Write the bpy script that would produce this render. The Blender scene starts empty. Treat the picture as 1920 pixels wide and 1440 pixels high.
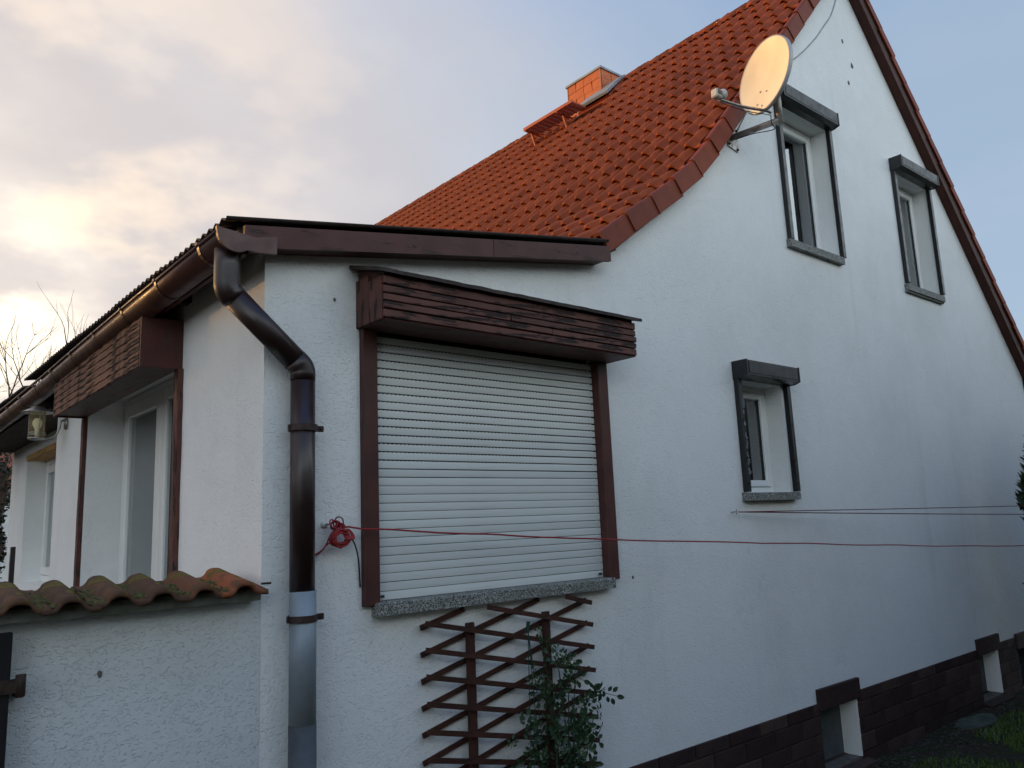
import bpy, bmesh, math, random
from mathutils import Vector, Matrix, Euler, noise as mnoise
from mathutils.geometry import tessellate_polygon
random.seed(7)
S = bpy.context.scene
COL = S.collection

# ------------------------------------------------------------------ camera
CAMP = Vector((0.0, -3.3, 1.7))
RW = ((0.7637139, -0.6442057, -0.0417145), (0.0802273, 0.1588306, -0.9840409), (0.6405503, 0.7481791, 0.172984))
right = Vector(RW[0]); down = Vector(RW[1]); fwd = Vector(RW[2])
cam_d = bpy.data.cameras.new('camera'); cam = bpy.data.objects.new('camera', cam_d); COL.objects.link(cam)
cam.matrix_world = Matrix(((right.x, -down.x, -fwd.x, CAMP.x), (right.y, -down.y, -fwd.y, CAMP.y), (right.z, -down.z, -fwd.z, CAMP.z), (0, 0, 0, 1)))
cam_d.sensor_width = 36.0; cam_d.lens = 1500 / 1920 * 36.0
cam_d.clip_start = 0.05; cam_d.clip_end = 3000
S.camera = cam

# ------------------------------------------------------------------ sun and sky
SUN_AZ = Vector((-0.50, 0.87, 0)).normalized(); SUN_EL = math.radians(7.0)
SUN = Vector((SUN_AZ.x * math.cos(SUN_EL), SUN_AZ.y * math.cos(SUN_EL), math.sin(SUN_EL)))
sd = bpy.data.lights.new('sun', 'SUN'); sd.energy = 3.3; sd.angle = math.radians(2.0); sd.color = (1.0, 0.54, 0.18)
so = bpy.data.objects.new('sun', sd); COL.objects.link(so)
so.rotation_euler = (-SUN).to_track_quat('-Z', 'Y').to_euler()
so.location = SUN * 60

W = bpy.data.worlds.new('World'); S.world = W; W.use_nodes = True
nt = W.node_tree; N = nt.nodes; L = nt.links
N.clear()
def wn(t, **k):
    n = N.new(t)
    for a, b in k.items(): setattr(n, a, b)
    return n
def wmath(op, a, b=None, clamp=False):
    n = wn('ShaderNodeMath', operation=op, use_clamp=clamp)
    for i, v in enumerate((a, b)):
        if v is None: continue
        if isinstance(v, (int, float)): n.inputs[i].default_value = v
        else: L.new(v, n.inputs[i])
    return n.outputs[0]
def wdot(vec, d):
    n = wn('ShaderNodeVectorMath', operation='DOT_PRODUCT'); L.new(vec, n.inputs[0]); n.inputs[1].default_value = d
    return n.outputs['Value']
def wsmooth(v, lo, hi):
    n = wn('ShaderNodeMapRange', interpolation_type='SMOOTHSTEP'); L.new(v, n.inputs[0])
    n.inputs[1].default_value = lo; n.inputs[2].default_value = hi
    return n.outputs[0]
def wmix(f, a, b, blend='MIX'):
    n = wn('ShaderNodeMix', data_type='RGBA', blend_type=blend)
    if isinstance(f, (int, float)): n.inputs[0].default_value = f
    else: L.new(f, n.inputs[0])
    for i, v in ((6, a), (7, b)):
        if isinstance(v, tuple): n.inputs[i].default_value = (*v, 1)
        else: L.new(v, n.inputs[i])
    return n.outputs[2]
sky = wn('ShaderNodeTexSky', sky_type='NISHITA', sun_disc=False)
sky.sun_elevation = SUN_EL; sky.sun_rotation = math.atan2(SUN_AZ.x, SUN_AZ.y)
sky.air_density = 1.0; sky.dust_density = 0.6; sky.ozone_density = 1.6
tc = wn('ShaderNodeTexCoord'); DIR = tc.outputs['Generated']
sep = wn('ShaderNodeSeparateXYZ'); L.new(DIR, sep.inputs[0])
zz = wmath('ADD', wmath('MAXIMUM', sep.outputs[2], 0.0), 0.22)
cmb = wn('ShaderNodeCombineXYZ'); L.new(wmath('DIVIDE', sep.outputs[0], zz), cmb.inputs[0]); L.new(wmath('DIVIDE', sep.outputs[1], zz), cmb.inputs[1])
SKY_SHIFT = (0.21, 3.56, -4.65)
mpw = wn('ShaderNodeMapping'); mpw.inputs['Location'].default_value = SKY_SHIFT; L.new(cmb.outputs[0], mpw.inputs[0])
nz = wn('ShaderNodeTexNoise'); nz.inputs['Scale'].default_value = 1.15; nz.inputs['Detail'].default_value = 7; nz.inputs['Roughness'].default_value = 0.52
L.new(mpw.outputs[0], nz.inputs['Vector'])
nz2 = wn('ShaderNodeTexNoise'); nz2.inputs['Scale'].default_value = 2.1; nz2.inputs['Detail'].default_value = 5; nz2.inputs['Roughness'].default_value = 0.54
L.new(mpw.outputs[0], nz2.inputs['Vector'])
WESTSKY = tuple(Vector((-0.50, 0.86, 0.0)).normalized())
bank = wdot(DIR, WESTSKY)
cov = wmath('ADD', bank, wmath('MULTIPLY', wmath('SUBTRACT', nz.outputs[0], 0.5), 0.75))
mask = wsmooth(cov, -0.08, 0.72)
GLOW = tuple(Vector((-0.10, 0.97, 0.20)).normalized())
glow = wmath('POWER', wmath('MAXIMUM', wdot(DIR, GLOW), 0.0), 9.0)
thin = wsmooth(nz2.outputs[0], 0.50, 0.66)
SKS = 0.10
def sc(c): return tuple(v / SKS for v in c)
cloud = wmix(wsmooth(nz.outputs[0], 0.38, 0.62), sc((0.70, 0.66, 0.65)), sc((0.47, 0.44, 0.46)))
lit = wmix(glow, sc((0.86, 0.70, 0.58)), sc((1.25, 0.98, 0.66)))
gapf = wmath('MULTIPLY', thin, wmath('ADD', wmath('MULTIPLY', glow, 0.9), 0.22, True), True)
cloud = wmix(gapf, cloud, lit)
cloud = wmix(wmath('MULTIPLY', glow, 0.22, True), cloud, sc((0.95, 0.76, 0.55)))
core = wmath('POWER', wmath('MAXIMUM', wdot(DIR, tuple(Vector((0.085, 0.965, 0.235)).normalized())), 0.0), 230.0)
core = wmath('MULTIPLY', core, wsmooth(nz2.outputs[0], 0.36, 0.58), True)
cloud = wmix(core, cloud, sc((1.9, 1.65, 1.2)))
deep = wmix(wsmooth(sep.outputs[2], 0.45, 0.85), sc((0.42, 0.54, 0.71)), sc((0.15, 0.36, 0.82)))
clear = wmix(0.62, sky.outputs[0], deep)
allsky = wmix(mask, clear, cloud)
veil = wmath('MULTIPLY', wsmooth(nz.outputs[0], 0.45, 0.75), 0.35)
allsky2 = wmix(veil, allsky, sc((0.68, 0.68, 0.70)))
# added bright bank low behind the camera, out of view, to light the gable
fill_f = wsmooth(wmath('ADD', wdot(DIR, (0.05, -0.999, 0.0)), wmath('MULTIPLY', wmath('SUBTRACT', nz2.outputs[0], 0.5), 0.25)), 0.05, 0.60)
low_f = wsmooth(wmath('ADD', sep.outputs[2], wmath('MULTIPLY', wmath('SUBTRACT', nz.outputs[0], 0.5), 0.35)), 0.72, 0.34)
allsky2 = wmix(wmath('MULTIPLY', wmath('MULTIPLY', fill_f, low_f), 0.95), allsky2, sc((1.24, 1.41, 1.49)))
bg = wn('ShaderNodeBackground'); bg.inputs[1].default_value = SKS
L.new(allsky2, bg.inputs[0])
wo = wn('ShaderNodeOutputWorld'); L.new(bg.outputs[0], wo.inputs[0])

S.view_settings.view_transform = 'Standard'; S.view_settings.look = 'None'
S.view_settings.exposure = 0.35; S.view_settings.gamma = 1.0

# ------------------------------------------------------------------ materials
MATS = {}
class MB:
    """small node-graph builder for one material"""
    def __init__(s, name):
        s.m = bpy.data.materials.new(name); s.m.use_nodes = True; s.t = s.m.node_tree; s.n = s.t.nodes; s.l = s.t.links
        s.p = s.n['Principled BSDF']; s.tc = s.n.new('ShaderNodeTexCoord'); s.vec = s.tc.outputs['Object']; MATS[name] = s.m
    def put(s, sock, v):
        if isinstance(v, (int, float)): sock.default_value = v
        elif isinstance(v, tuple): sock.default_value = (*v, 1) if len(v) == 3 else v
        else: s.l.new(v, sock)
    def mapping(s, scale):
        n = s.n.new('ShaderNodeMapping'); n.inputs['Scale'].default_value = scale; s.l.new(s.vec, n.inputs[0]); return n.outputs[0]
    def noise(s, scale, detail=5, rough=0.55, vec=None, dist=0.0):
        n = s.n.new('ShaderNodeTexNoise'); n.inputs['Scale'].default_value = scale; n.inputs['Detail'].default_value = detail
        n.inputs['Roughness'].default_value = rough; n.inputs['Distortion'].default_value = dist
        s.l.new(vec or s.vec, n.inputs['Vector']); return n.outputs[0]
    def voro(s, scale, vec=None, feature='F1', out='Distance'):
        n = s.n.new('ShaderNodeTexVoronoi'); n.feature = feature; n.inputs['Scale'].default_value = scale
        s.l.new(vec or s.vec, n.inputs['Vector']); return n.outputs[out]
    def ramp(s, v, lo, hi, a=0.0, b=1.0):
        n = s.n.new('ShaderNodeMapRange'); n.interpolation_type = 'SMOOTHSTEP'
        s.put(n.inputs[0], v)
        for i, x in enumerate((lo, hi, a, b)): n.inputs[i + 1].default_value = x
        return n.outputs[0]
    def mix(s, f, a, b, blend='MIX'):
        n = s.n.new('ShaderNodeMix'); n.data_type = 'RGBA'; n.blend_type = blend
        s.put(n.inputs[0], f); s.put(n.inputs[6], a); s.put(n.inputs[7], b); return n.outputs[2]
    def math(s, op, a, b=0.0, clamp=False):
        n = s.n.new('ShaderNodeMath'); n.operation = op; n.use_clamp = clamp
        s.put(n.inputs[0], a); s.put(n.inputs[1], b); return n.outputs[0]
    def random(s):
        return s.n.new('ShaderNodeObjectInfo').outputs['Random']
    def hsv(s, col, v=1.0, h=0.5, sat=1.0):
        n = s.n.new('ShaderNodeHueSaturation'); s.put(n.inputs['Color'], col); s.put(n.inputs['Value'], v); s.put(n.inputs['Hue'], h); s.put(n.inputs['Saturation'], sat); return n.outputs[0]
    def bump(s, h, strength=0.5, dist=0.01, prev=None):
        n = s.n.new('ShaderNodeBump'); n.inputs['Strength'].default_value = strength; n.inputs['Distance'].default_value = dist
        s.put(n.inputs['Height'], h)
        if prev is not None: s.l.new(prev, n.inputs['Normal'])
        return n.outputs[0]
    def out(s, col=None, rough=None, metal=None, normal=None, spec=None, **k):
        P = s.p.inputs
        if col is not None: s.put(P['Base Color'], col)
        if rough is not None: s.put(P['Roughness'], rough)
        if metal is not None: s.put(P['Metallic'], metal)
        if normal is not None: s.l.new(normal, P['Normal'])
        if spec is not None: s.put(P['Specular IOR Level'], spec)
        for a, b in k.items(): s.put(P[a.replace('_', ' ')], b)
        return s.m

def m_plaster(name, base=(0.84, 0.84, 0.825), dirty=(0.66, 0.67, 0.64), rough=1.0, dirt=0.5):
    b = MB(name)
    n1 = b.noise(0.7, 6, 0.6); n2 = b.noise(9, 4); streak = b.noise(1.0, 5, 0.6, b.mapping((4.0, 4.0, 0.35)))
    c = b.mix(b.math('MULTIPLY', b.ramp(n1, 0.42, 0.72), dirt), base, dirty)
    c = b.mix(b.math('MULTIPLY', b.ramp(streak, 0.55, 0.80), dirt * 0.5), c, (0.55, 0.56, 0.54))
    c = b.mix(b.math('MULTIPLY', b.ramp(n2, 0.35, 0.7), 0.10), c, (0.70, 0.72, 0.72))
    # small dark pits and scratches of the rubbed render
    spots = b.ramp(b.voro(17), 0.035, 0.06, 1.0, 0.0); gate = b.ramp(b.noise(3.1, 2), 0.52, 0.60)
    pit = b.math('MULTIPLY', spots, gate)
    c = b.mix(b.math('MULTIPLY', pit, 0.75), c, (0.25, 0.26, 0.25))
    wv = b.n.new('ShaderNodeVectorMath'); wv.operation = 'ADD'; b.l.new(b.vec, wv.inputs[0])
    nc = b.n.new('ShaderNodeTexNoise'); nc.inputs['Scale'].default_value = 2.4; nc.inputs['Detail'].default_value = 4; b.l.new(b.vec, nc.inputs['Vector'])
    ns = b.n.new('ShaderNodeVectorMath'); ns.operation = 'SCALE'; b.l.new(nc.outputs['Color'], ns.inputs[0]); ns.inputs['Scale'].default_value = 0.5; b.l.new(ns.outputs[0], wv.inputs[1])
    crack = b.math('MULTIPLY', b.ramp(b.voro(1.1, wv.outputs[0], 'DISTANCE_TO_EDGE'), 0.0, 0.006, 1.0, 0.0), b.ramp(b.noise(1.3, 2), 0.55, 0.66))
    c = b.mix(b.math('MULTIPLY', crack, 0.14), c, (0.35, 0.36, 0.35))
    sv = b.mapping((70, 70, 104)); worm = b.noise(1.0, 2, 0.5, sv, 0.6)
    h1 = b.ramp(worm, 0.30, 0.48); h2 = b.noise(95, 3, 0.6); h3 = b.noise(24, 3)
    h = b.math('ADD', b.math('MULTIPLY', h1, 0.7), b.math('ADD', b.math('MULTIPLY', h2, 0.45), b.math('MULTIPLY', h3, 0.5)))
    h = b.math('SUBTRACT', h, b.math('MULTIPLY', pit, 1.5))
    nrm = b.bump(h, 0.72 * rough, 0.004)
    nrm = b.bump(b.noise(2.6, 3), 0.35, 0.03, nrm)
    return b.out(c, 0.92, normal=nrm, spec=0.15)
m_plaster('plaster'); m_plaster('plaster_rough', base=(0.68, 0.70, 0.705), dirty=(0.46, 0.48, 0.48), rough=1.1, dirt=0.55)
m_plaster('reveal_plaster', rough=0.5, dirt=0.25)

def m_paintwood(name, paint, wood, lo, hi, axis, rough=0.55, fine_=1.0):
    b = MB(name)
    sc_ = [38 * fine_, 38 * fine_, 38 * fine_]; sc_[axis] = 5.0 * fine_
    big = b.noise(1.0, 6, 0.62, b.mapping(tuple(sc_))); fine = b.noise(1.0, 5, 0.6, b.mapping(tuple(2.6 * v for v in sc_)))
    flake = b.ramp(big, lo, hi)
    c = b.hsv(b.mix(b.ramp(b.noise(6, 4), 0.35, 0.7), paint, tuple(0.72 * v for v in paint)), b.ramp(b.random(), 0, 1, 0.82, 1.15))
    w = b.mix(fine, tuple(0.45 * v for v in wood), wood)
    c = b.mix(flake, c, w)
    h = b.math('ADD', b.math('MULTIPLY', flake, -0.8), b.math('MULTIPLY', fine, 0.4))
    return b.out(c, b.mix(flake, (rough,) * 3, (0.9,) * 3), normal=b.bump(h, 0.7, 0.004), spec=0.3)
PB = (0.100, 0.036, 0.030)
for i, ax in enumerate('xyz'):
    m_paintwood('brown_wood_' + ax, PB, (0.10, 0.075, 0.06), 0.60, 0.64, i)
    m_paintwood('peeling_wood_' + ax, (0.125, 0.048, 0.037), (0.050, 0.034, 0.030), 0.53, 0.57, i, 0.6)
    m_paintwood('trellis_wood_' + ax, (0.065, 0.024, 0.015), (0.030, 0.018, 0.014), 0.52, 0.68, i, 0.75)
m_paintwood('rotten_wood_y', (0.20, 0.092, 0.056), (0.035, 0.020, 0.015), 0.50, 0.58, 1, 0.75, 1.25)
m_paintwood('warm_light_y', (0.52, 0.30, 0.11), (0.30, 0.17, 0.07), 0.5, 0.7, 1, 0.7)  # orange colour painted in for warm light on the porch window soffit
m_paintwood('gate_wood_z', (0.014, 0.013, 0.014), (0.03, 0.028, 0.026), 0.55, 0.7, 2, 0.8)
m_paintwood('verge_board_x', (0.060, 0.020, 0.014), (0.05, 0.03, 0.022), 0.62, 0.75, 0, 0.65)

def m_simple(name, col, rough=0.5, metal=0.0, var=0.15, scale=8.0, bump=0.0, bscale=60.0, spec=0.5, rnd=0.0, detail=5, dist=0.004, dark=None):
    b = MB(name)
    d = dark or tuple(v * (1 - 2 * var) for v in col)
    c = b.mix(b.ramp(b.noise(scale, detail, 0.6), 0.32, 0.70), col, d)
    if rnd: c = b.hsv(c, b.ramp(b.random(), 0, 1, 1 - rnd, 1 + rnd))
    nrm = b.bump(b.noise(bscale, 4), bump, dist) if bump else None
    rr = b.ramp(b.noise(scale * 2.3, 4), 0.3, 0.7, max(0.02, rough - 0.08), min(1, rough + 0.10))
    return b.out(c, rr, metal, nrm, spec)
m_simple('gutter_brown', (0.085, 0.030, 0.020), 0.40, 0.0, 0.25, 6, 0.05, 20, dark=(0.05, 0.019, 0.014))
m_simple('gutter_end', (0.115, 0.044, 0.036), 0.45, 0.0, 0.15, 8, 0.05)
m_simple('pipe_brown', (0.027, 0.0125, 0.0118), 0.38, 0.0, 0.12, 4, 0.0, spec=0.6)
m_simple('zinc', (0.29, 0.34, 0.38), 0.62, 0.25, 0.15, 3.5, 0.05, 30)
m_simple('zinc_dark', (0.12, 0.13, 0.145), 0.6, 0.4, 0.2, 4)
m_simple('clamp_metal', (0.045, 0.022, 0.020), 0.6, 0.2, 0.2, 30)
m_simple('white_frame', (0.78, 0.78, 0.76), 0.40, 0.0, 0.012, 5)
m_simple('frame_gasket', (0.03, 0.03, 0.032), 0.6, 0.0, 0.1)
m_simple('black_alu', (0.012, 0.012, 0.0135), 0.34, 0.0, 0.15, 6, spec=0.5)
m_simple('black_alu_front', (0.026, 0.027, 0.030), 0.42, 0.3, 0.15, 6, spec=0.5)
m_simple('corrugated', (0.050, 0.032, 0.026), 0.8, 0.0, 0.3, 9, 0.3, 40, dark=(0.020, 0.014, 0.012))
m_simple('dark_timber', (0.030, 0.016, 0.012), 0.8, 0.0, 0.3, 10, 0.2)
m_simple('underlay', (0.012, 0.010, 0.010), 0.95, 0.0, 0.1)
m_simple('red_cord', (0.34, 0.018, 0.022), 0.6, 0.0, 0.15, 60)
m_simple('old_red_cord', (0.15, 0.03, 0.035), 0.7, 0.0, 0.2, 60)
m_simple('black_wire', (0.012, 0.012, 0.013), 0.6, 0.0, 0.1)
m_simple('grey_cable', (0.33, 0.335, 0.34), 0.6, 0.0, 0.1)
m_simple('white_plug', (0.72, 0.71, 0.68), 0.5, 0.0, 0.1)
m_simple('steel', (0.35, 0.34, 0.33), 0.38, 0.85, 0.2, 20)
m_simple('galvanised', (0.42, 0.41, 0.39), 0.50, 0.65, 0.3, 14, dark=(0.20, 0.16, 0.13))
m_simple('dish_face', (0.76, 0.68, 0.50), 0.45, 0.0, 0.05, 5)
m_simple('dish_rim', (0.42, 0.42, 0.42), 0.5, 0.3, 0.1, 8)
m_simple('lnb_white', (0.55, 0.54, 0.50), 0.5, 0.0, 0.1, 9)
m_simple('rust', (0.05, 0.026, 0.018), 0.85, 0.1, 0.3, 30, 0.3, 80)
m_simple('bark', (0.060, 0.045, 0.036), 0.9, 0.0, 0.3, 14, 0.5, 30, dist=0.02)
m_simple('twig', (0.075, 0.055, 0.042), 0.85, 0.0, 0.2, 14)
m_simple('rose_stem', (0.030, 0.045, 0.018), 0.7, 0.0, 0.2, 20)
m_simple('green_twine', (0.010, 0.045, 0.028), 0.7, 0.0, 0.1)
m_simple('chimney_panel', (0.52, 0.115, 0.018), 0.55, 0.0, 0.08, 8, 0.1, 30, rnd=0.06)
m_simple('chimney_trim', (0.42, 0.16, 0.08), 0.5, 0.1, 0.1, 8)
m_simple('walkway_red', (0.40, 0.085, 0.03), 0.55, 0.1, 0.15, 10)
m_simple('curtain', (0.74, 0.77, 0.74), 0.9, 0.0, 0.08, 3)
m_simple('room_dark', (0.06, 0.06, 0.06), 0.9, 0.0, 0.1)
m_simple('moss', (0.105, 0.092, 0.024), 0.95, 0.0, 0.3, 25, 0.8, 70, dist=0.01, dark=(0.05, 0.05, 0.014))
m_simple('concrete', (0.20, 0.205, 0.185), 0.9, 0.0, 0.25, 10, 0.5, 70, dark=(0.10, 0.115, 0.085))
m_simple('slab_stone', (0.075, 0.095, 0.065), 0.9, 0.0, 0.25, 9, 0.3, 40)
m_simple('mortar', (0.16, 0.135, 0.115), 0.95, 0.0, 0.2, 14, 0.3, 60)
m_simple('teal_glass', (0.10, 0.30, 0.30), 0.3, 0.0, 0.3, 18)
m_simple('ivy_leaf', (0.020, 0.034, 0.012), 0.6, 0.0, 0.3, 12, rnd=0.3)
m_simple('far_wall', (0.68, 0.68, 0.66), 0.9, 0.0, 0.1, 2)
m_simple('far_roof', (0.30, 0.085, 0.045), 0.8, 0.0, 0.2, 6)
m_simple('basement_panel', (0.10, 0.115, 0.115), 0.8, 0.0, 0.15, 5)
m_simple('bulb_glass', (0.80, 0.78, 0.70), 0.35, 0.0, 0.03)

def m_slat():
    b = MB('shutter_slat')
    st = b.noise(1.0, 5, 0.6, b.mapping((1.1, 1.0, 1.0)))
    dirt = b.ramp(b.noise(1.0, 5, 0.65, b.mapping((2.2, 30, 60))), 0.45, 0.80)
    c = b.mix(b.math('MULTIPLY', dirt, 0.5), (0.66, 0.675, 0.655), (0.45, 0.465, 0.45))
    c = b.hsv(c, b.ramp(b.random(), 0, 1, 0.94, 1.05))
    return b.out(c, 0.42, spec=0.4)
m_slat()

def m_granite():
    b = MB('granite')
    v = b.voro(230, out='Color'); n = b.n.new('ShaderNodeSeparateColor'); b.l.new(v, n.inputs[0])
    g = b.ramp(n.outputs[0], 0.30, 0.75)
    c = b.mix(g, (0.055, 0.056, 0.052), (0.40, 0.40, 0.37))
    c = b.mix(b.math('MULTIPLY', b.ramp(b.noise(6, 4), 0.4, 0.7), 0.45), c, (0.16, 0.17, 0.14))
    crack = b.ramp(b.voro(3.0, b.mapping((1.0, 1, 6)), 'DISTANCE_TO_EDGE'), 0.0, 0.012, 1.0, 0.0)
    c = b.mix(b.math('MULTIPLY', crack, 0.8), c, (0.03, 0.03, 0.028))
    return b.out(c, 0.75, normal=b.bump(g, 0.3, 0.002), spec=0.3)
m_granite()

def m_tile():
    b = MB('roof_tile')
    c = b.mix(b.ramp(b.noise(9, 5), 0.35, 0.72), (0.34, 0.068, 0.012), (0.23, 0.046, 0.009))
    c = b.mix(b.math('MULTIPLY', b.ramp(b.noise(26, 4), 0.56, 0.76), 0.6), c, (0.085, 0.034, 0.018))
    c = b.hsv(c, b.ramp(b.random(), 0, 1, 0.84, 1.12))
    return b.out(c, 0.66, normal=b.bump(b.noise(70, 3), 0.15, 0.003), spec=0.25)
m_tile()
def m_verge():
    b = MB('verge_tile')
    c = b.mix(b.ramp(b.noise(7, 5), 0.35, 0.72), (0.215, 0.043, 0.018), (0.165, 0.034, 0.016))
    c = b.hsv(c, b.ramp(b.random(), 0, 1, 0.86, 1.12))
    return b.out(c, 0.68, normal=b.bump(b.noise(60, 3), 0.15, 0.003), spec=0.3)
m_verge()
def m_coping():
    b = MB('coping_tile')
    r = b.random()
    clay = b.mix(r, (0.078, 0.044, 0.028), (0.125, 0.063, 0.036))
    clay = b.mix(b.ramp(b.noise(10, 5), 0.40, 0.66), clay, (0.060, 0.036, 0.028))
    att = b.n.new('ShaderNodeAttribute'); att.attribute_type = 'OBJECT'; att.attribute_name = 'fresh'
    clay = b.mix(b.math('MULTIPLY', att.outputs['Fac'], b.ramp(b.noise(9, 3), 0.30, 0.55)), clay, (0.42, 0.115, 0.045))
    mossm = b.ramp(b.noise(11, 6, 0.62), 0.53, 0.62)
    mc = b.mix(b.noise(60, 4), (0.05, 0.045, 0.012), (0.19, 0.150, 0.03))
    c = b.mix(mossm, clay, mc)
    h = b.math('ADD', b.math('MULTIPLY', b.noise(55, 4), 0.4), b.math('MULTIPLY', mossm, b.noise(90, 4)))
    return b.out(c, 0.9, normal=b.bump(h, 0.8, 0.006), spec=0.2)
m_coping()
def m_brick():
    b = MB('plinth_brick')
    c = b.mix(b.ramp(b.noise(14, 5), 0.35, 0.7), (0.060, 0.030, 0.025), (0.036, 0.022, 0.020))
    c = b.hsv(c, b.ramp(b.random(), 0, 1, 0.62, 1.40), b.ramp(b.random(), 0, 1, 0.485, 0.515))
    return b.out(c, 0.8, normal=b.bump(b.noise(60, 4), 0.5, 0.005), spec=0.3)
m_brick()
def m_glass():
    b = MB('window_glass')
    tr = b.n.new('ShaderNodeBsdfTransparent'); tr.inputs[0].default_value = (0.84, 0.88, 0.86, 1)
    gl = b.n.new('ShaderNodeBsdfGlossy'); gl.inputs['Roughness'].default_value = 0.02; gl.inputs['Color'].default_value = (0.9, 0.93, 0.95, 1)
    fr = b.n.new('ShaderNodeFresnel'); fr.inputs[0].default_value = 1.6
    mx = b.n.new('ShaderNodeMixShader'); b.l.new(b.math('ADD', fr.outputs[0], 0.20, True), mx.inputs[0])
    b.l.new(tr.outputs[0], mx.inputs[1]); b.l.new(gl.outputs[0], mx.inputs[2])
    b.l.new(mx.outputs[0], b.n['Material Output'].inputs[0]); return b.m
m_glass()
def m_lampglass():
    b = MB('lamp_glass')
    tr = b.n.new('ShaderNodeBsdfTransparent'); tr.inputs[0].default_value = (0.93, 0.88, 0.72, 1)
    df = b.n.new('ShaderNodeBsdfTranslucent'); df.inputs[0].default_value = (0.85, 0.78, 0.58, 1)
    mx = b.n.new('ShaderNodeMixShader'); mx.inputs[0].default_value = 0.18
    b.l.new(tr.outputs[0], mx.inputs[1]); b.l.new(df.outputs[0], mx.inputs[2])
    b.l.new(mx.outputs[0], b.n['Material Output'].inputs[0]); return b.m
m_lampglass()
def m_leaf(name, a, c2, tl=0.25):
    b = MB(name)
    c = b.mix(b.noise(30, 3), a, c2); c = b.hsv(c, b.ramp(b.random(), 0, 1, 0.65, 1.35))
    return b.out(c, 0.5, spec=0.35)
m_leaf('rose_leaf', (0.035, 0.075, 0.028), (0.022, 0.050, 0.024))
m_leaf('conifer_leaf', (0.018, 0.034, 0.014), (0.030, 0.050, 0.016))
m_leaf('grass_blade', (0.095, 0.150, 0.026), (0.045, 0.080, 0.016))
m_leaf('shade_hedge_leaf', (0.020, 0.036, 0.014), (0.034, 0.050, 0.018))
def m_ground():
    b = MB('soil')
    c = b.mix(b.ramp(b.noise(3.5, 6), 0.38, 0.64), (0.040, 0.030, 0.022), (0.028, 0.040, 0.014))
    c = b.mix(b.ramp(b.noise(22, 5), 0.56, 0.72), c, (0.075, 0.060, 0.045))
    return b.out(c, 0.95, normal=b.bump(b.noise(28, 6, 0.65), 0.9, 0.03), spec=0.15)
m_ground()

# ------------------------------------------------------------------ geometry helpers
def wloc(o):
    v = Vector(o.location)
    while o.parent: o = o.parent; v += o.location
    return v
def link(name, me, parent=None, loc=None, rot=None):
    o = bpy.data.objects.new(name, me); COL.objects.link(o)
    l = Vector(loc) if loc is not None else Vector((0, 0, 0))
    if parent: o.parent = parent; l = l - wloc(parent)
    o.location = l
    if rot: o.rotation_euler = rot
    return o
def mesh(name, vs, fs, mat, smooth=False):
    me = bpy.data.meshes.new(name); me.from_pydata([tuple(v) for v in vs], [], fs)
    bm = bmesh.new(); bm.from_mesh(me); bmesh.ops.recalc_face_normals(bm, faces=bm.faces); bm.to_mesh(me); bm.free()
    if mat: me.materials.append(MATS[mat])
    if smooth: me.polygons.foreach_set('use_smooth', [len(p.vertices) <= 4 for p in me.polygons])
    me.update(); return me
def mk(name, vs, fs, mat, parent=None, smooth=False):
    vs = [Vector(v) for v in vs]
    lo = Vector([min(v[i] for v in vs) for i in range(3)]); hi = Vector([max(v[i] for v in vs) for i in range(3)])
    c = (lo + hi) / 2
    return link(name, mesh(name, [v - c for v in vs], fs, mat, smooth), parent, c)
def thing(name, loc, label, cat, group=None):
    o = bpy.data.objects.new(name, None); COL.objects.link(o); o.location = loc; o.empty_display_size = 0.2
    return tag(o, label, cat, group)
def tag(o, label, cat, group=None):
    o['label'] = label; o['category'] = cat
    if group: o['group'] = group
    return o
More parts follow.
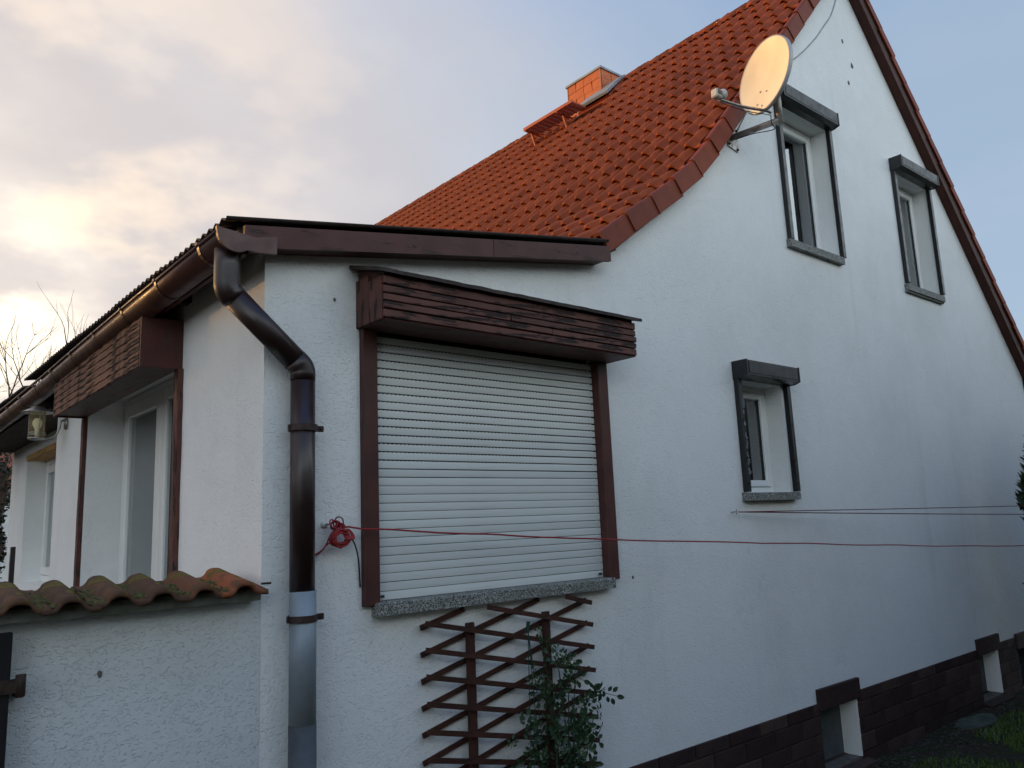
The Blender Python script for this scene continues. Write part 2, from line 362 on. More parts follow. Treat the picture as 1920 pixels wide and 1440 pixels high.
class G:
    """collects geometry"""
    def __init__(s): s.v = []; s.f = []
    def add(s, vs, fs):
        k = len(s.v); s.v += [Vector(v) for v in vs]; s.f += [tuple(i + k for i in f) for f in fs]; return s
    def box(s, a, b, bev=0.0):
        a = Vector(a); b = Vector(b)
        if bev <= 0:
            x0, y0, z0 = a; x1, y1, z1 = b
            return s.add([(x0, y0, z0), (x1, y0, z0), (x1, y1, z0), (x0, y1, z0), (x0, y0, z1), (x1, y0, z1), (x1, y1, z1), (x0, y1, z1)],
                         [(0, 3, 2, 1), (4, 5, 6, 7), (0, 1, 5, 4), (1, 2, 6, 5), (2, 3, 7, 6), (3, 0, 4, 7)])
        bm = bmesh.new(); bmesh.ops.create_cube(bm, size=1.0)
        for v in bm.verts: v.co = Vector([(a[i] + b[i]) / 2 + v.co[i] * (b[i] - a[i]) for i in range(3)])
        bmesh.ops.bevel(bm, geom=list(bm.edges), offset=min(bev, 0.45 * min(b[i] - a[i] for i in range(3))), segments=1, affect='EDGES')
        bm.verts.index_update()
        s.add([v.co.copy() for v in bm.verts], [tuple(v.index for v in f.verts) for f in bm.faces]); bm.free(); return s
    def prism(s, poly, axis, a, b):
        """poly: 2-D points; axis 0: (y,z) along x, 1: (x,z) along y, 2: (x,y) along z"""
        def P(p, t): return {0: (t, p[0], p[1]), 1: (p[0], t, p[1]), 2: (p[0], p[1], t)}[axis]
        n = len(poly)
        return s.add([P(p, a) for p in poly] + [P(p, b) for p in poly],
                     [tuple(range(n)), tuple(range(2 * n - 1, n - 1, -1))] + [(i, i + n, (i + 1) % n + n, (i + 1) % n) for i in range(n)])
    def beam(s, p, q, w, h, up=(0, 0, 1)):
        p = Vector(p); q = Vector(q); d = (q - p).normalized(); u = Vector(up); r = d.cross(u).normalized(); u = r.cross(d)
        vs = []
        for e in (p, q):
            for i, j in ((-1, -1), (1, -1), (1, 1), (-1, 1)): vs.append(e + r * (i * w / 2) + u * (j * h / 2))
        return s.add(vs, [(0, 1, 2, 3), (7, 6, 5, 4)] + [(i, i + 4, (i + 1) % 4 + 4, (i + 1) % 4) for i in range(4)])
    def tube(s, pts, r, seg=8, caps=True, open_=False):
        pts = [Vector(p) for p in pts]; n = len(pts); rs = r if isinstance(r, (list, tuple)) else [r] * n
        k = len(s.v); ref = None
        for i, p in enumerate(pts):
            d = (pts[min(i + 1, n - 1)] - pts[max(i - 1, 0)])
            d = d.normalized() if d.length > 1e-9 else Vector((0, 0, 1))
            if ref is None: ref = Vector((0, 0, 1)) if abs(d.z) < 0.9 else Vector((1, 0, 0))
            a = (ref - d * ref.dot(d)); a = a.normalized() if a.length > 1e-6 else d.orthogonal().normalized()
            ref = a; b = d.cross(a)
            for j in range(seg):
                t = 2 * math.pi * j / seg; s.v.append(p + (a * math.cos(t) + b * math.sin(t)) * rs[i])
        for i in range(n - 1):
            for j in range(seg):
                j2 = (j + 1) % seg; s.f.append((k + i * seg + j, k + i * seg + j2, k + (i + 1) * seg + j2, k + (i + 1) * seg + j))
        if caps: s.f.append(tuple(k + j for j in range(seg))[::-1]); s.f.append(tuple(k + (n - 1) * seg + j for j in range(seg)))
        return s
    def lathe(s, prof, c, axis=(0, 0, 1), seg=24, closed=False):
        ax = Vector(axis).normalized(); a = ax.orthogonal().normalized(); b = ax.cross(a); c = Vector(c); k = len(s.v); n = len(prof)
        for r, h in prof:
            for j in range(seg):
                t = 2 * math.pi * j / seg; s.v.append(c + ax * h + (a * math.cos(t) + b * math.sin(t)) * r)
        for i in range(n - 1):
            for j in range(seg):
                j2 = (j + 1) % seg; s.f.append((k + i * seg + j, k + i * seg + j2, k + (i + 1) * seg + j2, k + (i + 1) * seg + j))
        return s
    def to(s, name, mat, parent=None, smooth=False): return mk(name, s.v, s.f, mat, parent, smooth)
def wall_poly(outer, holes, axis, a, b):
    """a wall with openings: outline in 2-D, thickness from a to b along axis"""
    g = G()
    loops = [[Vector((*p, 0)) for p in lp] for lp in [outer] + holes]
    tri = tessellate_polygon(loops); flat = [p for lp in loops for p in lp]; n = len(flat)
    def P(p, t): return {0: (t, p[0], p[1]), 1: (p[0], t, p[1])}[axis]
    vs = [P(p, a) for p in flat] + [P(p, b) for p in flat]; fs = [tuple(t) for t in tri] + [tuple(i + n for i in t[::-1]) for t in tri]
    k = 0
    for lp in loops:
        m = len(lp)
        for i in range(m): j = (i + 1) % m; fs.append((k + i, k + j, k + j + n, k + i + n))
        k += m
    return g.add(vs, fs)
def dist2cam(p): return (Vector(p) - CAMP).length
def smoothpts(pts, n=6):
    """Catmull-Rom through the points"""
    P = [Vector(p) for p in pts]; P = [2 * P[0] - P[1]] + P + [2 * P[-1] - P[-2]]; out = []
    for i in range(1, len(P) - 2):
        for k in range(n):
            t = k / n; a, b, c, d = P[i - 1:i + 3]
            out.append(0.5 * ((2 * b) + (c - a) * t + (2 * a - 5 * b + 4 * c - d) * t * t + (3 * b - a - 3 * c + d) * t ** 3))
    return out + [P[-2]]

GZ = -0.20      # ground level beside the house
# ------------------------------------------------------------------ ground
def build_ground():
    g = G(); xs = [-300, -120, -50, -25] + [-14 + 1.0 * i for i in range(39)] + [35, 70, 150, 300]
    ys = [-300, -120, -50, -25] + [-12 + 1.0 * i for i in range(31)] + [30, 60, 120, 300]
    vs = []; fs = []
    for y in ys:
        for x in xs: vs.append((x, y, GZ + (0.02 * mnoise.noise(Vector((x * 0.7, y * 0.7, 0))) if abs(x) < 30 and abs(y) < 30 else 0)))
    nx = len(xs)
    for j in range(len(ys) - 1):
        for i in range(nx - 1): fs.append((j * nx + i, j * nx + i + 1, (j + 1) * nx + i + 1, (j + 1) * nx + i))
    o = mk('ground', vs, fs, 'soil'); o['kind'] = 'structure'; o['label'] = 'dark soil and moss beside the white house'
    return o
build_ground()

# ------------------------------------------------------------------ house
house = thing('house', (6.2, 4.0, GZ), 'white rendered house with steep red tiled roof and low side extension', 'house')
XC = 1.404                                   # corner of the extension
APX, APZ = 7.38, 7.13                        # apex of the gable wall
# openings in the gable wall: x0, x1, z0, z1
UL = (5.93, 6.77, 3.93, 5.17); UR = (8.11, 8.91, 3.90, 5.12); LO = (4.97, 5.56, 1.855, 2.67); SH = (1.955, 3.485, 1.37, 2.70)
gable = [(XC, 0.32), (11.05, 0.32), (11.05, 3.42), (APX, APZ + 0.05), (4.93, 4.48), (4.69, 4.24), (3.95, 3.66), (3.66, 3.42), (3.55, 3.36), (XC, 3.00)]
holes = [[(a, c), (b, c), (b, d), (a, d)] for a, b, c, d in (UL, UR, LO, SH)]
wall_poly(gable, holes, 1, 0.0, 0.30).to('gable_wall', 'plaster', house)
# side wall of the extension, with the garden door opening
DO = (1.12, 3.13, 0.0, 2.74)
wall_poly([(0.30, GZ - 0.2), (4.17, GZ - 0.2), (4.17, 2.99), (0.30, 2.99)], [[(DO[0], DO[2]), (DO[1], DO[2]), (DO[1], DO[3]), (DO[0], DO[3])]], 0, XC, XC + 0.30).to('side_wall', 'plaster', house)
WN = (5.4, 7.30, 1.29, 2.66)
wall_poly([(4.17, GZ - 0.2), (8.27, GZ - 0.2), (8.27, 3.02), (4.17, 3.02)], [[(WN[0], WN[2]), (WN[1], WN[2]), (WN[1], WN[3]), (WN[0], WN[3])]], 0, 1.705, 2.0).to('porch_wall', 'plaster', house)
G().box((2.0, 7.97, GZ - .2), (3.7, 8.27, 3.0)).to('rear_wall', 'plaster', house)
G().box((10.75, 0.30, GZ - .2), (11.05, 10, 3.4)).to('side_wall', 'plaster', house)
wall_poly([(3.7, GZ - .2), (11.05, GZ - .2), (11.05, 3.4), (APX, APZ), (3.7, 3.4)], [], 1, 10.0, 10.3).to('rear_wall', 'plaster', house)
G().box((3.70, 0.30, GZ - .2), (3.95, 10, 3.4)).to('inner_wall', 'room_dark', house)
G().box((1.71, 0.31, GZ - .1), (10.7, 9.9, GZ + 0.15)).to('floor', 'room_dark', house)
# chipped plaster patches and plugs
for x, z, r in ((7.339, 6.301, .022), (7.482, 6.081, .028), (7.365, 5.854, .022), (3.71, 1.36, .008), (1.745, 2.78, .008), (0.80, 1.23, .011)):
    g = G(); n = 9; ph = random.random() * 6
    ring = [(x + r * 0.8 * (0.7 + 0.5 * random.random()) * math.cos(2 * math.pi * i / n), z + r * 1.25 * (0.7 + 0.5 * random.random()) * math.sin(2 * math.pi * i / n)) for i in range(n)]
    g.prism(ring, 1, -0.004, 0.001); g.to('plaster_chip', 'mortar', house)

# --- plinth of dark clinker blocks with basement windows
BW = [(5.625, 6.19, -0.15, 0.275), (8.58, 9.09, -0.15, 0.27), (9.60, 10.30, -0.20, 0.20)]
pl = wall_poly([(XC, GZ - .3), (11.05, GZ - .3), (11.05, 0.318), (XC, 0.318)], [[(a, c), (b, c), (b, d), (a, d)] for a, b, c, d in BW], 1, 0.004, 0.30).to('plinth', 'mortar', house)
rows = [(-0.255, -0.125), (-0.117, 0.0), (0.008, 0.112), (0.120, 0.236), (0.244, 0.322)]
BX = {}
for ri, (z0, z1) in enumerate(rows):
    x = XC + 0.01 - (0.17 if ri % 2 else 0)
    while x < 11.05:
        x0 = max(x, XC + 0.004); x1 = min(x + 0.336, 11.05); x += 0.345
        segs = [(x0, x1)]
        for a, b, c, d in BW:
            if z1 > c + .01 and z0 < d + 0.005:
                ns = []
                for p, q in segs:
                    if q <= a or p >= b: ns.append((p, q)); continue
                    if p < a: ns.append((p, a))
                    if q > b: ns.append((b, q))
                segs = ns
        for p, q in segs:
            if q - p < 0.03: continue
            key = round(q - p, 3), round(z1 - z0, 3)
            if key not in BX:
                BX[key] = mesh('brick', *(lambda g: (g.v, g.f))(G().box((-key[0] / 2, -0.009, -key[1] / 2), (key[0] / 2, 0.01, key[1] / 2), 0.004)), 'plinth_brick')
            link('brick', BX[key], pl, ((p + q) / 2, -0.001 - 0.003 * random.random(), (z0 + z1) / 2))
for k, (a, b, c, d) in enumerate(BW):
    top = (0.42, 0.417, 0.352)[k]
    w = mk('basement_window', *(lambda g: (g.v, g.f))(G().box((a, 0.14, c), (b, 0.17, d))), 'basement_panel', house)
    w['label'] = ('grey basement window nearest the trellis', 'small basement window farther along the plinth', 'grey panel at the far end of the plinth')[k]
    G().box((a - 0.01, -0.026, d - 0.003), (b + 0.035, 0.12, top), 0.004).to('lintel', 'plinth_brick', w)
    G().box((b - 0.012, -0.006, c), (b + 0.004, 0.138, d - 0.004)).to('reveal', 'reveal_plaster', w)
    G().box((a - 0.004, -0.006, c), (a + 0.012, 0.138, d - 0.004)).to('reveal', 'plinth_brick', w)
    g = G(); g.prism([(0.14, c + 0.005), (-0.09, c - 0.03), (-0.09, c - 0.07), (0.14, c - 0.06)], 0, a - 0.03, b + 0.06); g.to('sill', 'plinth_brick', w)

# --- upper and lower windows with black shutter boxes
def pvc_window(op, y, parent_label, sash_left=True, curtain=True):
    a, b, c, d = op; fw = 0.045
    g = G()
    for (p, q) in (((a, y, c), (a + fw, y + 0.07, d)), ((b - fw, y, c), (b, y + 0.07, d)), ((a + fw, y, d - fw), (b - fw, y + 0.07, d)), ((a + fw, y, c), (b - fw, y + 0.07, c + fw))): g.box(p, q, 0.006)
    w = g.to('window', 'white_frame', house); w['label'] = parent_label
    s0, s1, t0, t1 = a + fw + 0.004, b - fw - 0.004, c + fw + 0.004, d - fw - 0.004; sw = 0.048
    g = G()
    for (p, q) in (((s0, y - 0.012, t0), (s0 + sw, y + 0.05, t1)), ((s1 - sw, y - 0.012, t0), (s1, y + 0.05, t1)), ((s0 + sw, y - 0.012, t1 - sw), (s1 - sw, y + 0.05, t1)), ((s0 + sw, y - 0.012, t0), (s1 - sw, y + 0.05, t0 + sw))): g.box(p, q, 0.008)
    g.to('sash', 'white_frame', w)
    for (p, q) in (((s0 + sw, y + 0.008, t0 + sw), (s0 + sw + .007, y + 0.02, t1 - sw)), ((s1 - sw - .007, y + 0.008, t0 + sw), (s1 - sw, y + 0.02, t1 - sw))): G().box(p, q).to('gasket', 'frame_gasket', w)
    G().box((s0 + sw, y + 0.018, t0 + sw), (s1 - sw, y + 0.024, t1 - sw)).to('pane', 'window_glass', w)
    if curtain:
        g = G(); n = 40; yy = y + 0.075
        vs = []
        for i in range(n + 1):
            x = a + (b - a) * i / n; dy = 0.012 * math.sin(i * 1.9) + 0.007 * math.sin(i * 0.7)
            vs += [(x, yy + dy, c), (x, yy + dy, d)]
        g.add(vs, [(2 * i, 2 * i + 2, 2 * i + 3, 2 * i + 1) for i in range(n)]); g.to('curtain', 'curtain', w, True)
    return w
def black_shutter(w, X0, X1, zb, zt, depth, rail, z0, z1, chamfer):
    poly = [(-0.002, zt), (-depth, zt), (-depth, zb + chamfer * 0.35), (-depth + chamfer, zb), (-0.002, zb)]
    g = G(); g.prism(poly, 0, X0 + 0.012, X1 - 0.012); bx = g.to('shutter_box', 'black_alu', w)
    G().box((X0 + 0.03, -depth - 0.004, zb + chamfer * 0.35 + 0.012), (X1 - 0.03, -depth - 0.0005, zt - 0.012), 0.001).to('shutter_box_front', 'black_alu_front', w)
    for xa in (X0, X1 - 0.0115):
        g = G(); g.prism([(-0.001, zt + 0.004), (-depth - 0.005, zt + 0.004), (-depth - 0.005, zb + chamfer * 0.3), (-depth + chamfer, zb - 0.004), (-0.001, zb - 0.004)], 0, xa, xa + 0.011); g.to('end_cap', 'black_alu', w)
    for xa, xb in ((X0 + 0.006, X0 + rail), (X1 - rail, X1 - 0.006)):
        G().box((xa, -0.042, z0), (xb, -0.001, z1), 0.003).to('guide_rail', 'black_alu', w)
def granite_sill(w, x0, x1, z0, z1, d):
    g = G(); g.prism([(-d, z0), (-d, z1 - 0.004), (-d + 0.006, z1), (0.15, z1 + 0.002), (0.15, z0)], 0, x0, x1); g.to('sill', 'granite', w)
w = pvc_window(UL, 0.15, 'tall upper window beside the satellite dish with black shutter box')
black_shutter(w, 5.885, 6.815, 5.165, 5.30, 0.115, 0.055, 3.93, 5.165, 0.05); granite_sill(w, 5.875, 6.76, 3.86, 3.928, 0.045)
G().box((5.965, 0.04, 3.95), (6.00, 0.145, 4.83), 0.004).to('pale_strip', 'white_frame', w)  # narrow pale upright strip just inside the opening
w = pvc_window(UR, 0.15, 'tall upper window under the right-hand roof slope')
black_shutter(w, 8.048, 8.945, 5.115, 5.243, 0.125, 0.055, 3.92, 5.115, 0.05); granite_sill(w, 8.04, 8.90, 3.835, 3.902, 0.045)
G().box((8.035, -0.030, 3.818), (8.895, 0.01, 3.833)).to('sill_drip', 'concrete', w)
w = pvc_window(LO, 0.14, 'small ground floor window with black shutter box and granite sill')
black_shutter(w, 4.928, 5.635, 2.672, 2.795, 0.125, 0.05, 1.858, 2.672, 0.045); granite_sill(w, 4.915, 5.60, 1.797, 1.853, 0.055)
g = G(); g.lathe([(0.0, 0), (0.05, 0), (0.055, 0.006), (0.0, 0.008)], (0, 0, 0), (0, 1, 0), 14)
g.v = [Vector((v.x * 0.72, v.y, v.z * 1.45)) for v in g.v]
g.v = [v + Vector((5.045, 0.105, 2.03)) for v in g.v]; g.to('glass_ornament', 'teal_glass', w, True)
g = G()
for k in range(26):
    z = 1.9 + 0.62 * random.random(); x = 4.958 + 0.016 * random.random()
    g.box((x, -0.0435, z), (x + 0.006 + 0.012 * random.random(), -0.0418, z + 0.008 + 0.03 * random.random()))
o = g.to('flaked_paint', 'zinc', w); o['kind'] = 'stuff'

# --- large closed roller shutter with brown wooden box
rs = G().box((SH[0], 0.06, SH[2]), (SH[1], 0.10, SH[3])).to('roller_shutter', 'underlay', house)
rs['label'] = 'closed pale roller shutter between brown posts'
zs = 1.378; nsl = 31; hs = (2.640 - zs) / nsl
def slat_mesh(gap):
    h = hs - gap; n = 5; prof = []
    for i in range(n + 1):
        t = i / n; prof.append((-0.0012 * math.sin(math.pi * t) ** 0.4 if 0 < t < 1 else 0.0, -h / 2 + h * t))
    g = G(); poly = prof + [(0.010, h / 2), (0.010, -h / 2)]
    g.prism(poly, 0, -(SH[1] - SH[0]) / 2 + 0.004, (SH[1] - SH[0]) / 2 - 0.004)
    return mesh('slat', g.v, g.f, 'shutter_slat')
sl_open = slat_mesh(0.0080); sl_half = slat_mesh(0.0055); sl_shut = slat_mesh(0.0030)
for i in range(nsl):
    me = sl_shut if i < 14 else (sl_half if i < 16 else sl_open)
    link('slat', me, rs, ((SH[0] + SH[1]) / 2, 0.022 + 0.0015 * random.random(), zs + hs * (i + 0.5)), (random.uniform(-.006, .006), random.uniform(-.0008, .0008), 0))
g = G()
for i in range(16, nsl):                      # perforated hinge strips that show in the open gaps
    z = zs + hs * i; x = SH[0] + 0.02
    while x < SH[1] - 0.03:
        g.box((x, 0.022, z - 0.0045), (x + 0.012, 0.026, z - 0.0012)); x += 0.024
o = g.to('hinge_strip', 'shutter_slat', rs); o['kind'] = 'stuff'
for xa in (SH[0] + 0.02, SH[1] - 0.05):
    G().box((xa, 0.006, 1.392), (xa + 0.026, 0.016, 1.404), 0.002).to('stop_peg', 'frame_gasket', rs)
for xa, xb in ((1.876, 1.957), (3.484, 3.568)):
    G().box((xa, -0.032, 1.362), (xb, 0.05, 2.66), 0.004).to('frame_post', 'brown_wood_z', rs)
g = G(); g.prism([(-0.065, 1.318), (-0.065, 1.368), (-0.058, 1.375), (0.055, 1.378), (0.055, 1.318)], 0, 1.926, 3.492); g.to('sill', 'granite', rs)
sb = G().box((1.875, -0.238, 2.664), (3.585, 0.0, 2.86)).to('shutter_box', 'brown_wood_x', house); sb['label'] = 'peeling brown wooden box over the closed shutter'
pz = [2.655, 2.698, 2.735, 2.772, 2.812, 2.858]
for i in range(5):
    segs = [(1.862, 3.598)] if i not in (1, 2) else [(1.862, 2.91 if i == 1 else 2.62), (2.914 if i == 1 else 2.624, 3.598)]
    for xa, xb in segs:
        dy = random.uniform(0, 0.006)
        G().box((xa, -0.256 + dy, pz[i] + 0.003), (xb, -0.239, pz[i + 1] - 0.003), 0.003).to('plank', 'peeling_wood_x', sb)
for i, (ya, yb) in enumerate(((-0.236, -0.122), (-0.118, -0.002))):
    G().box((1.858, ya, 2.652), (1.874, yb, 2.855 + (0.03 if i else 0.0)), 0.002).to('side_plank', 'peeling_wood_z', sb)
    G().box((3.586, ya, 2.652), (3.602, yb, 2.855 + (0.03 if i else 0.0)), 0.002).to('side_plank', 'peeling_wood_z', sb)
G().box((1.876, -0.237, 2.650), (3.584, -0.01, 2.6635), 0.001).to('bottom_board', 'brown_wood_x', sb)
g = G(); n = 46; vs = []
for i in range(n + 1):
    x = 1.826 + (3.632 - 1.826) * i / n; e = 0.005 * mnoise.noise(Vector((x * 11, 0, 3)))
    vs += [(x, 0.0, 2.963), (x, 0.0, 2.945), (x, -0.278 + e, 2.862 + e), (x, -0.278 + e, 2.881 + e * 1.2)]
fs = [(0, 1, 2, 3), (4 * n, 4 * n + 3, 4 * n + 2, 4 * n + 1)]
for i in range(n):
    for j in range(4): fs.append((4 * i + j, 4 * i + 4 + j, 4 * i + 4 + (j + 1) % 4, 4 * i + (j + 1) % 4))
g.add(vs, fs); g.to('felt_cap', 'corrugated', sb)
g = G(); g.prism([(-0.238, 2.8605), (0, 2.8605), (0, 2.943), (-0.238, 2.872)], 0, 1.874, 3.586); g.to('cap_wedge', 'brown_wood_x', sb)

# --- garden door on the side wall, with rotten box above
XD = 1.65
def box_frame(g, y0, y1, z0, z1, wd, x0, x1, bev=0.006):
    for (a, b, c, d) in ((y0, y0 + wd, z0, z1), (y1 - wd, y1, z0, z1), (y0 + wd, y1 - wd, z1 - wd, z1), (y0 + wd, y1 - wd, z0, z0 + wd)): g.box((x0, a, c), (x1, b, d), bev)
    return g
door = box_frame(G(), DO[0] + 0.002, DO[1] - 0.002, 0.0, DO[3] - 0.002, 0.05, XD, XD + 0.045).to('garden_door', 'white_frame', house)
door['label'] = 'white glazed door in the side wall of the extension'
box_frame(G(), 2.20, 3.06, 0.06, 2.685, 0.10, XD - 0.014, XD + 0.04).to('leaf_frame', 'white_frame', door)
G().box((XD + 0.01, 2.30, 0.16), (XD + 0.016, 2.96, 2.585)).to('pane', 'window_glass', door)
box_frame(G(), 1.20, 2.19, 0.06, 2.685, 0.08, XD - 0.010, XD + 0.04).to('leaf_frame', 'white_frame', door)
G().box((XD + 0.01, 1.28, 0.14), (XD + 0.016, 2.11, 2.605)).to('pane', 'window_glass', door)
g = G(); vs = []; n = 50
for i in range(n + 1):
    y = 1.15 + 1.95 * i / n; vs += [(XD + 0.075 + 0.02 * math.sin(i * 1.7), y, 0.05), (XD + 0.075 + 0.02 * math.sin(i * 1.7), y, 2.7)]
g.add(vs, [(2 * i, 2 * i + 2, 2 * i + 3, 2 * i + 1) for i in range(n)]); g.to('curtain', 'curtain', door, True)
for ya, yb in ((1.05, 1.118), (3.132, 3.20)):
    g = G(); n = 26; vs = []
    for i in range(n + 1):
        z = 0.1 + 2.5 * i / n; e = 0.010 * mnoise.noise(Vector((ya * 9, z * 9, 0))); e2 = 0.009 * mnoise.noise(Vector((ya * 5 + 4, z * 14, 2)))
        vs += [(XC - 0.028, ya + e, z), (XC - 0.028, yb + e2, z), (XC + 0.05, yb, z), (XC + 0.05, ya, z)]
    fs = [(0, 1, 2, 3), (4 * n + 3, 4 * n + 2, 4 * n + 1, 4 * n)]
    for i in range(n):
        for j in range(4): fs.append((4 * i + j, 4 * i + 4 + j, 4 * i + 4 + (j + 1) % 4, 4 * i + (j + 1) % 4))
    g.add(vs, fs); g.to('door_post', 'peeling_wood_z', door)
BXX = 1.185
db = G().box((BXX + 0.012, 1.085, 2.61), (XC - 0.002, 3.16, 2.86)).to('door_shutter_box', 'brown_wood_y', house); db['label'] = 'rotten wooden box above the garden door'
G().box((BXX, 1.068, 2.598), (XC - 0.001, 1.084, 2.868), 0.002).to('end_board', 'brown_wood_z', db)
G().box((BXX, 3.161, 2.598), (XC - 0.001, 3.177, 2.868), 0.002).to('end_board', 'brown_wood_z', db)
zc = 2.598
for i in range(6):
    z1 = zc + 0.045
    g = G(); n = 60; vs = []; fs = []
    for k in range(n + 1):
        y = 1.086 + 2.073 * k / n
        e = 0.005 * mnoise.noise(Vector((y * 11, i * 9.1, 0))); e = e if e > 0 else 0.3 * e
        t = 0.0015 * mnoise.noise(Vector((y * 17, i * 5.1, 8)))
        vs += [(BXX - 0.002 + e, y, zc + 0.003 + t), (BXX - 0.002 + e * 1.3, y, z1 - 0.003 + t), (BXX + 0.0115, y, z1 - 0.003), (BXX + 0.0115, y, zc + 0.003)]
    fs = [(0, 1, 2, 3), (4 * n + 3, 4 * n + 2, 4 * n + 1, 4 * n)]
    for k in range(n):
        for j in range(4): fs.append((4 * k + j, 4 * k + 4 + j, 4 * k + 4 + (j + 1) % 4, 4 * k + (j + 1) % 4))
    g.add(vs, fs); g.to('plank', 'rotten_wood_y', db); zc = z1
# porch window farther back
pw = box_frame(G(), WN[0], WN[1], WN[2], WN[3], 0.07, 1.90, 1.96).to('porch_window', 'white_frame', house); pw['label'] = 'window in the set-back porch wall behind the lamp'
box_frame(G(), WN[1] - 0.95, WN[1] - 0.075, WN[2] + .075, WN[3] - .075, 0.09, 1.886, 1.95).to('sash', 'white_frame', pw)
G().box((1.92, WN[1] - 0.86, WN[2] + .165), (1.926, WN[1] - 0.165, WN[3] - .165)).to('pane', 'window_glass', pw)
box_frame(G(), WN[0] + .075, WN[1] - 0.955, WN[2] + .075, WN[3] - .075, 0.09, 1.886, 1.95).to('sash', 'white_frame', pw)
G().box((1.92, WN[0] + .165, WN[2] + .165), (1.926, WN[1] - 1.045, WN[3] - .165)).to('pane', 'window_glass', pw)
G().box((2.05, WN[0], WN[2]), (2.06, WN[1], WN[3])).to('curtain', 'curtain', pw)
G().box((1.703, WN[0] - .05, WN[3] - 0.012), (1.885, WN[1] - .004, WN[3] + 0.001)).to('soffit_glow', 'warm_light_y', pw)  # thin strips added to carry the painted warm light under the lintel
G().box((1.696, WN[0] - .06, WN[3] - 0.012), (1.7025, WN[1] + .01, WN[3] + 0.05), 0.002).to('lintel_glow', 'warm_light_y', pw)

# --- corrugated roof of the extension with timbers, gutter and downpipe
def rz(x): return 3.016 + 0.162 * (x - 1.2)           # underside of the sheets
cr = G().prism([(1.26, rz(1.26) - 0.03), (3.70, rz(3.70) - 0.03), (3.70, rz(3.70) - 0.001), (1.26, rz(1.26) - 0.001)], 1, -0.05, 4.40).to('corrugated_roof', 'dark_timber', house)
cr['label'] = 'low corrugated roof of the extension'
def sheet(y0, y1, dz):
    wl = 0.076; n = int((y1 - y0) / wl * 8); vs = []; fs = []
    xs = (1.185, 2.4, 3.575)
    for i in range(n + 1):
        y = y0 + (y1 - y0) * i / n; h = 0.0095 * math.sin(2 * math.pi * y / wl)
        for x in xs:
            for t in (0.012, 0.018): vs.append((x, y, rz(x) + dz + h + t + 0.012 * max(y, 0)))
    m = 6
    for i in range(n):
        a = i * m; b = a + m
        for k in (0, 2): fs += [(a + k, a + k + 2, b + k + 2, b + k), (a + k + 1, b + k + 1, b + k + 3, a + k + 3)]
        fs += [(a, b, b + 1, a + 1), (a + 4, a + 5, b + 5, b + 4)]
    for a in (0, n * m):
        for k in (0, 2): fs.append((a + k, a + k + 1, a + k + 3, a + k + 2))
    return vs, fs
for k, (a, b) in enumerate(((-0.115, 0.80), (0.765, 1.68), (1.645, 2.56), (2.525, 3.44), (3.405, 4.45))):
    mk('corrugated_sheet', *sheet(a, b, 0.006 * (k % 2)), 'corrugated', cr, True)
for k, (a, b) in enumerate(((4.46, 5.4), (5.365, 6.3), (6.265, 7.2), (7.165, 8.45))):
    mk('corrugated_sheet', *sheet(a, b, -0.055 + 0.006 * (k % 2)), 'corrugated', cr, True)
G().prism([(1.26, rz(1.26) - 0.10), (3.70, rz(3.70) - 0.10), (3.70, rz(3.70) - 0.07), (1.26, rz(1.26) - 0.07)], 1, 4.46, 8.40).to('porch_soffit', 'dark_timber', cr)
for y in (0.02, 0.95, 1.9, 2.85, 3.8, 4.6, 5.5, 6.4, 7.3, 8.2):
    g = G(); q = 1.315; dz = -0.07 if y > 4.4 else 0
    g.prism([(q, rz(q) - 0.032 + dz), (q, rz(q) - 0.10 + dz), (2.2, rz(2.2) - 0.13 + dz), (2.2, rz(2.2) - 0.032 + dz)], 1, y + 0.31 if y < 0.1 else y, (y + 0.31 if y < 0.1 else y) + 0.07); g.to('rafter', 'dark_timber', cr)
G().box((1.29, -0.04, rz(1.2) - 0.11), (1.312, 8.4, rz(1.2) - 0.005)).to('eaves_board', 'brown_wood_y', cr)
G().box((1.30, 4.40, 2.84), (1.7, 8.3, 2.90)).to('porch_beam', 'dark_timber', cr)
# gable fascia, two boards meeting at a joint
for xa, xb in ((1.262, 2.63), (2.633, 3.568)):
    g = G(); g.prism([(xa, 2.905 + 0.160 * (xa - 1.262)), (xb, 2.905 + 0.160 * (xb - 1.262)), (xb, 3.006 + 0.158 * (xb - 1.262)), (xa, 3.006 + 0.158 * (xa - 1.262))], 1, -0.122, -0.100); g.to('fascia_board', 'brown_wood_x', cr)
g = G(); g.prism([(1.27, 2.915), (3.55, 3.28), (3.55, 3.30), (1.27, 2.935)], 1, -0.099, 0.0); g.to('verge_soffit', 'brown_wood_x', cr)
# gutter
def gutter_section(y, a0=180, a1=360, r=0.074, cx=1.210, cz=2.945, n=12):
    return [(cx + r * math.cos(math.radians(a0 + (a1 - a0) * i / n)), y, cz + r * math.sin(math.radians(a0 + (a1 - a0) * i / n))) for i in range(n + 1)]
gu = G(); ysg = [-0.14, 1.0, 2.2, 3.4, 4.6, 6.0, 8.4]; ring = []
for y in ysg:
    dz = -0.011 * y + 0.006 * math.sin(y * 1.3)
    o_ = gutter_section(y, cz=2.945 + dz); i_ = gutter_section(y, r=0.0705, cz=2.945 + dz)[::-1]
    ring.append(o_ + i_)
m = len(ring[0]); vs = [p for r_ in ring for p in r_]; fs = []
for i in range(len(ysg) - 1):
    for j in range(m): fs.append((i * m + j, (i + 1) * m + j, (i + 1) * m + (j + 1) % m, i * m + (j + 1) % m))
fs += [tuple(range(m)), tuple(range((len(ysg) - 1) * m, len(ysg) * m))[::-1]]
gutter = gu.add(vs, fs).to('gutter', 'gutter_brown', house, True)
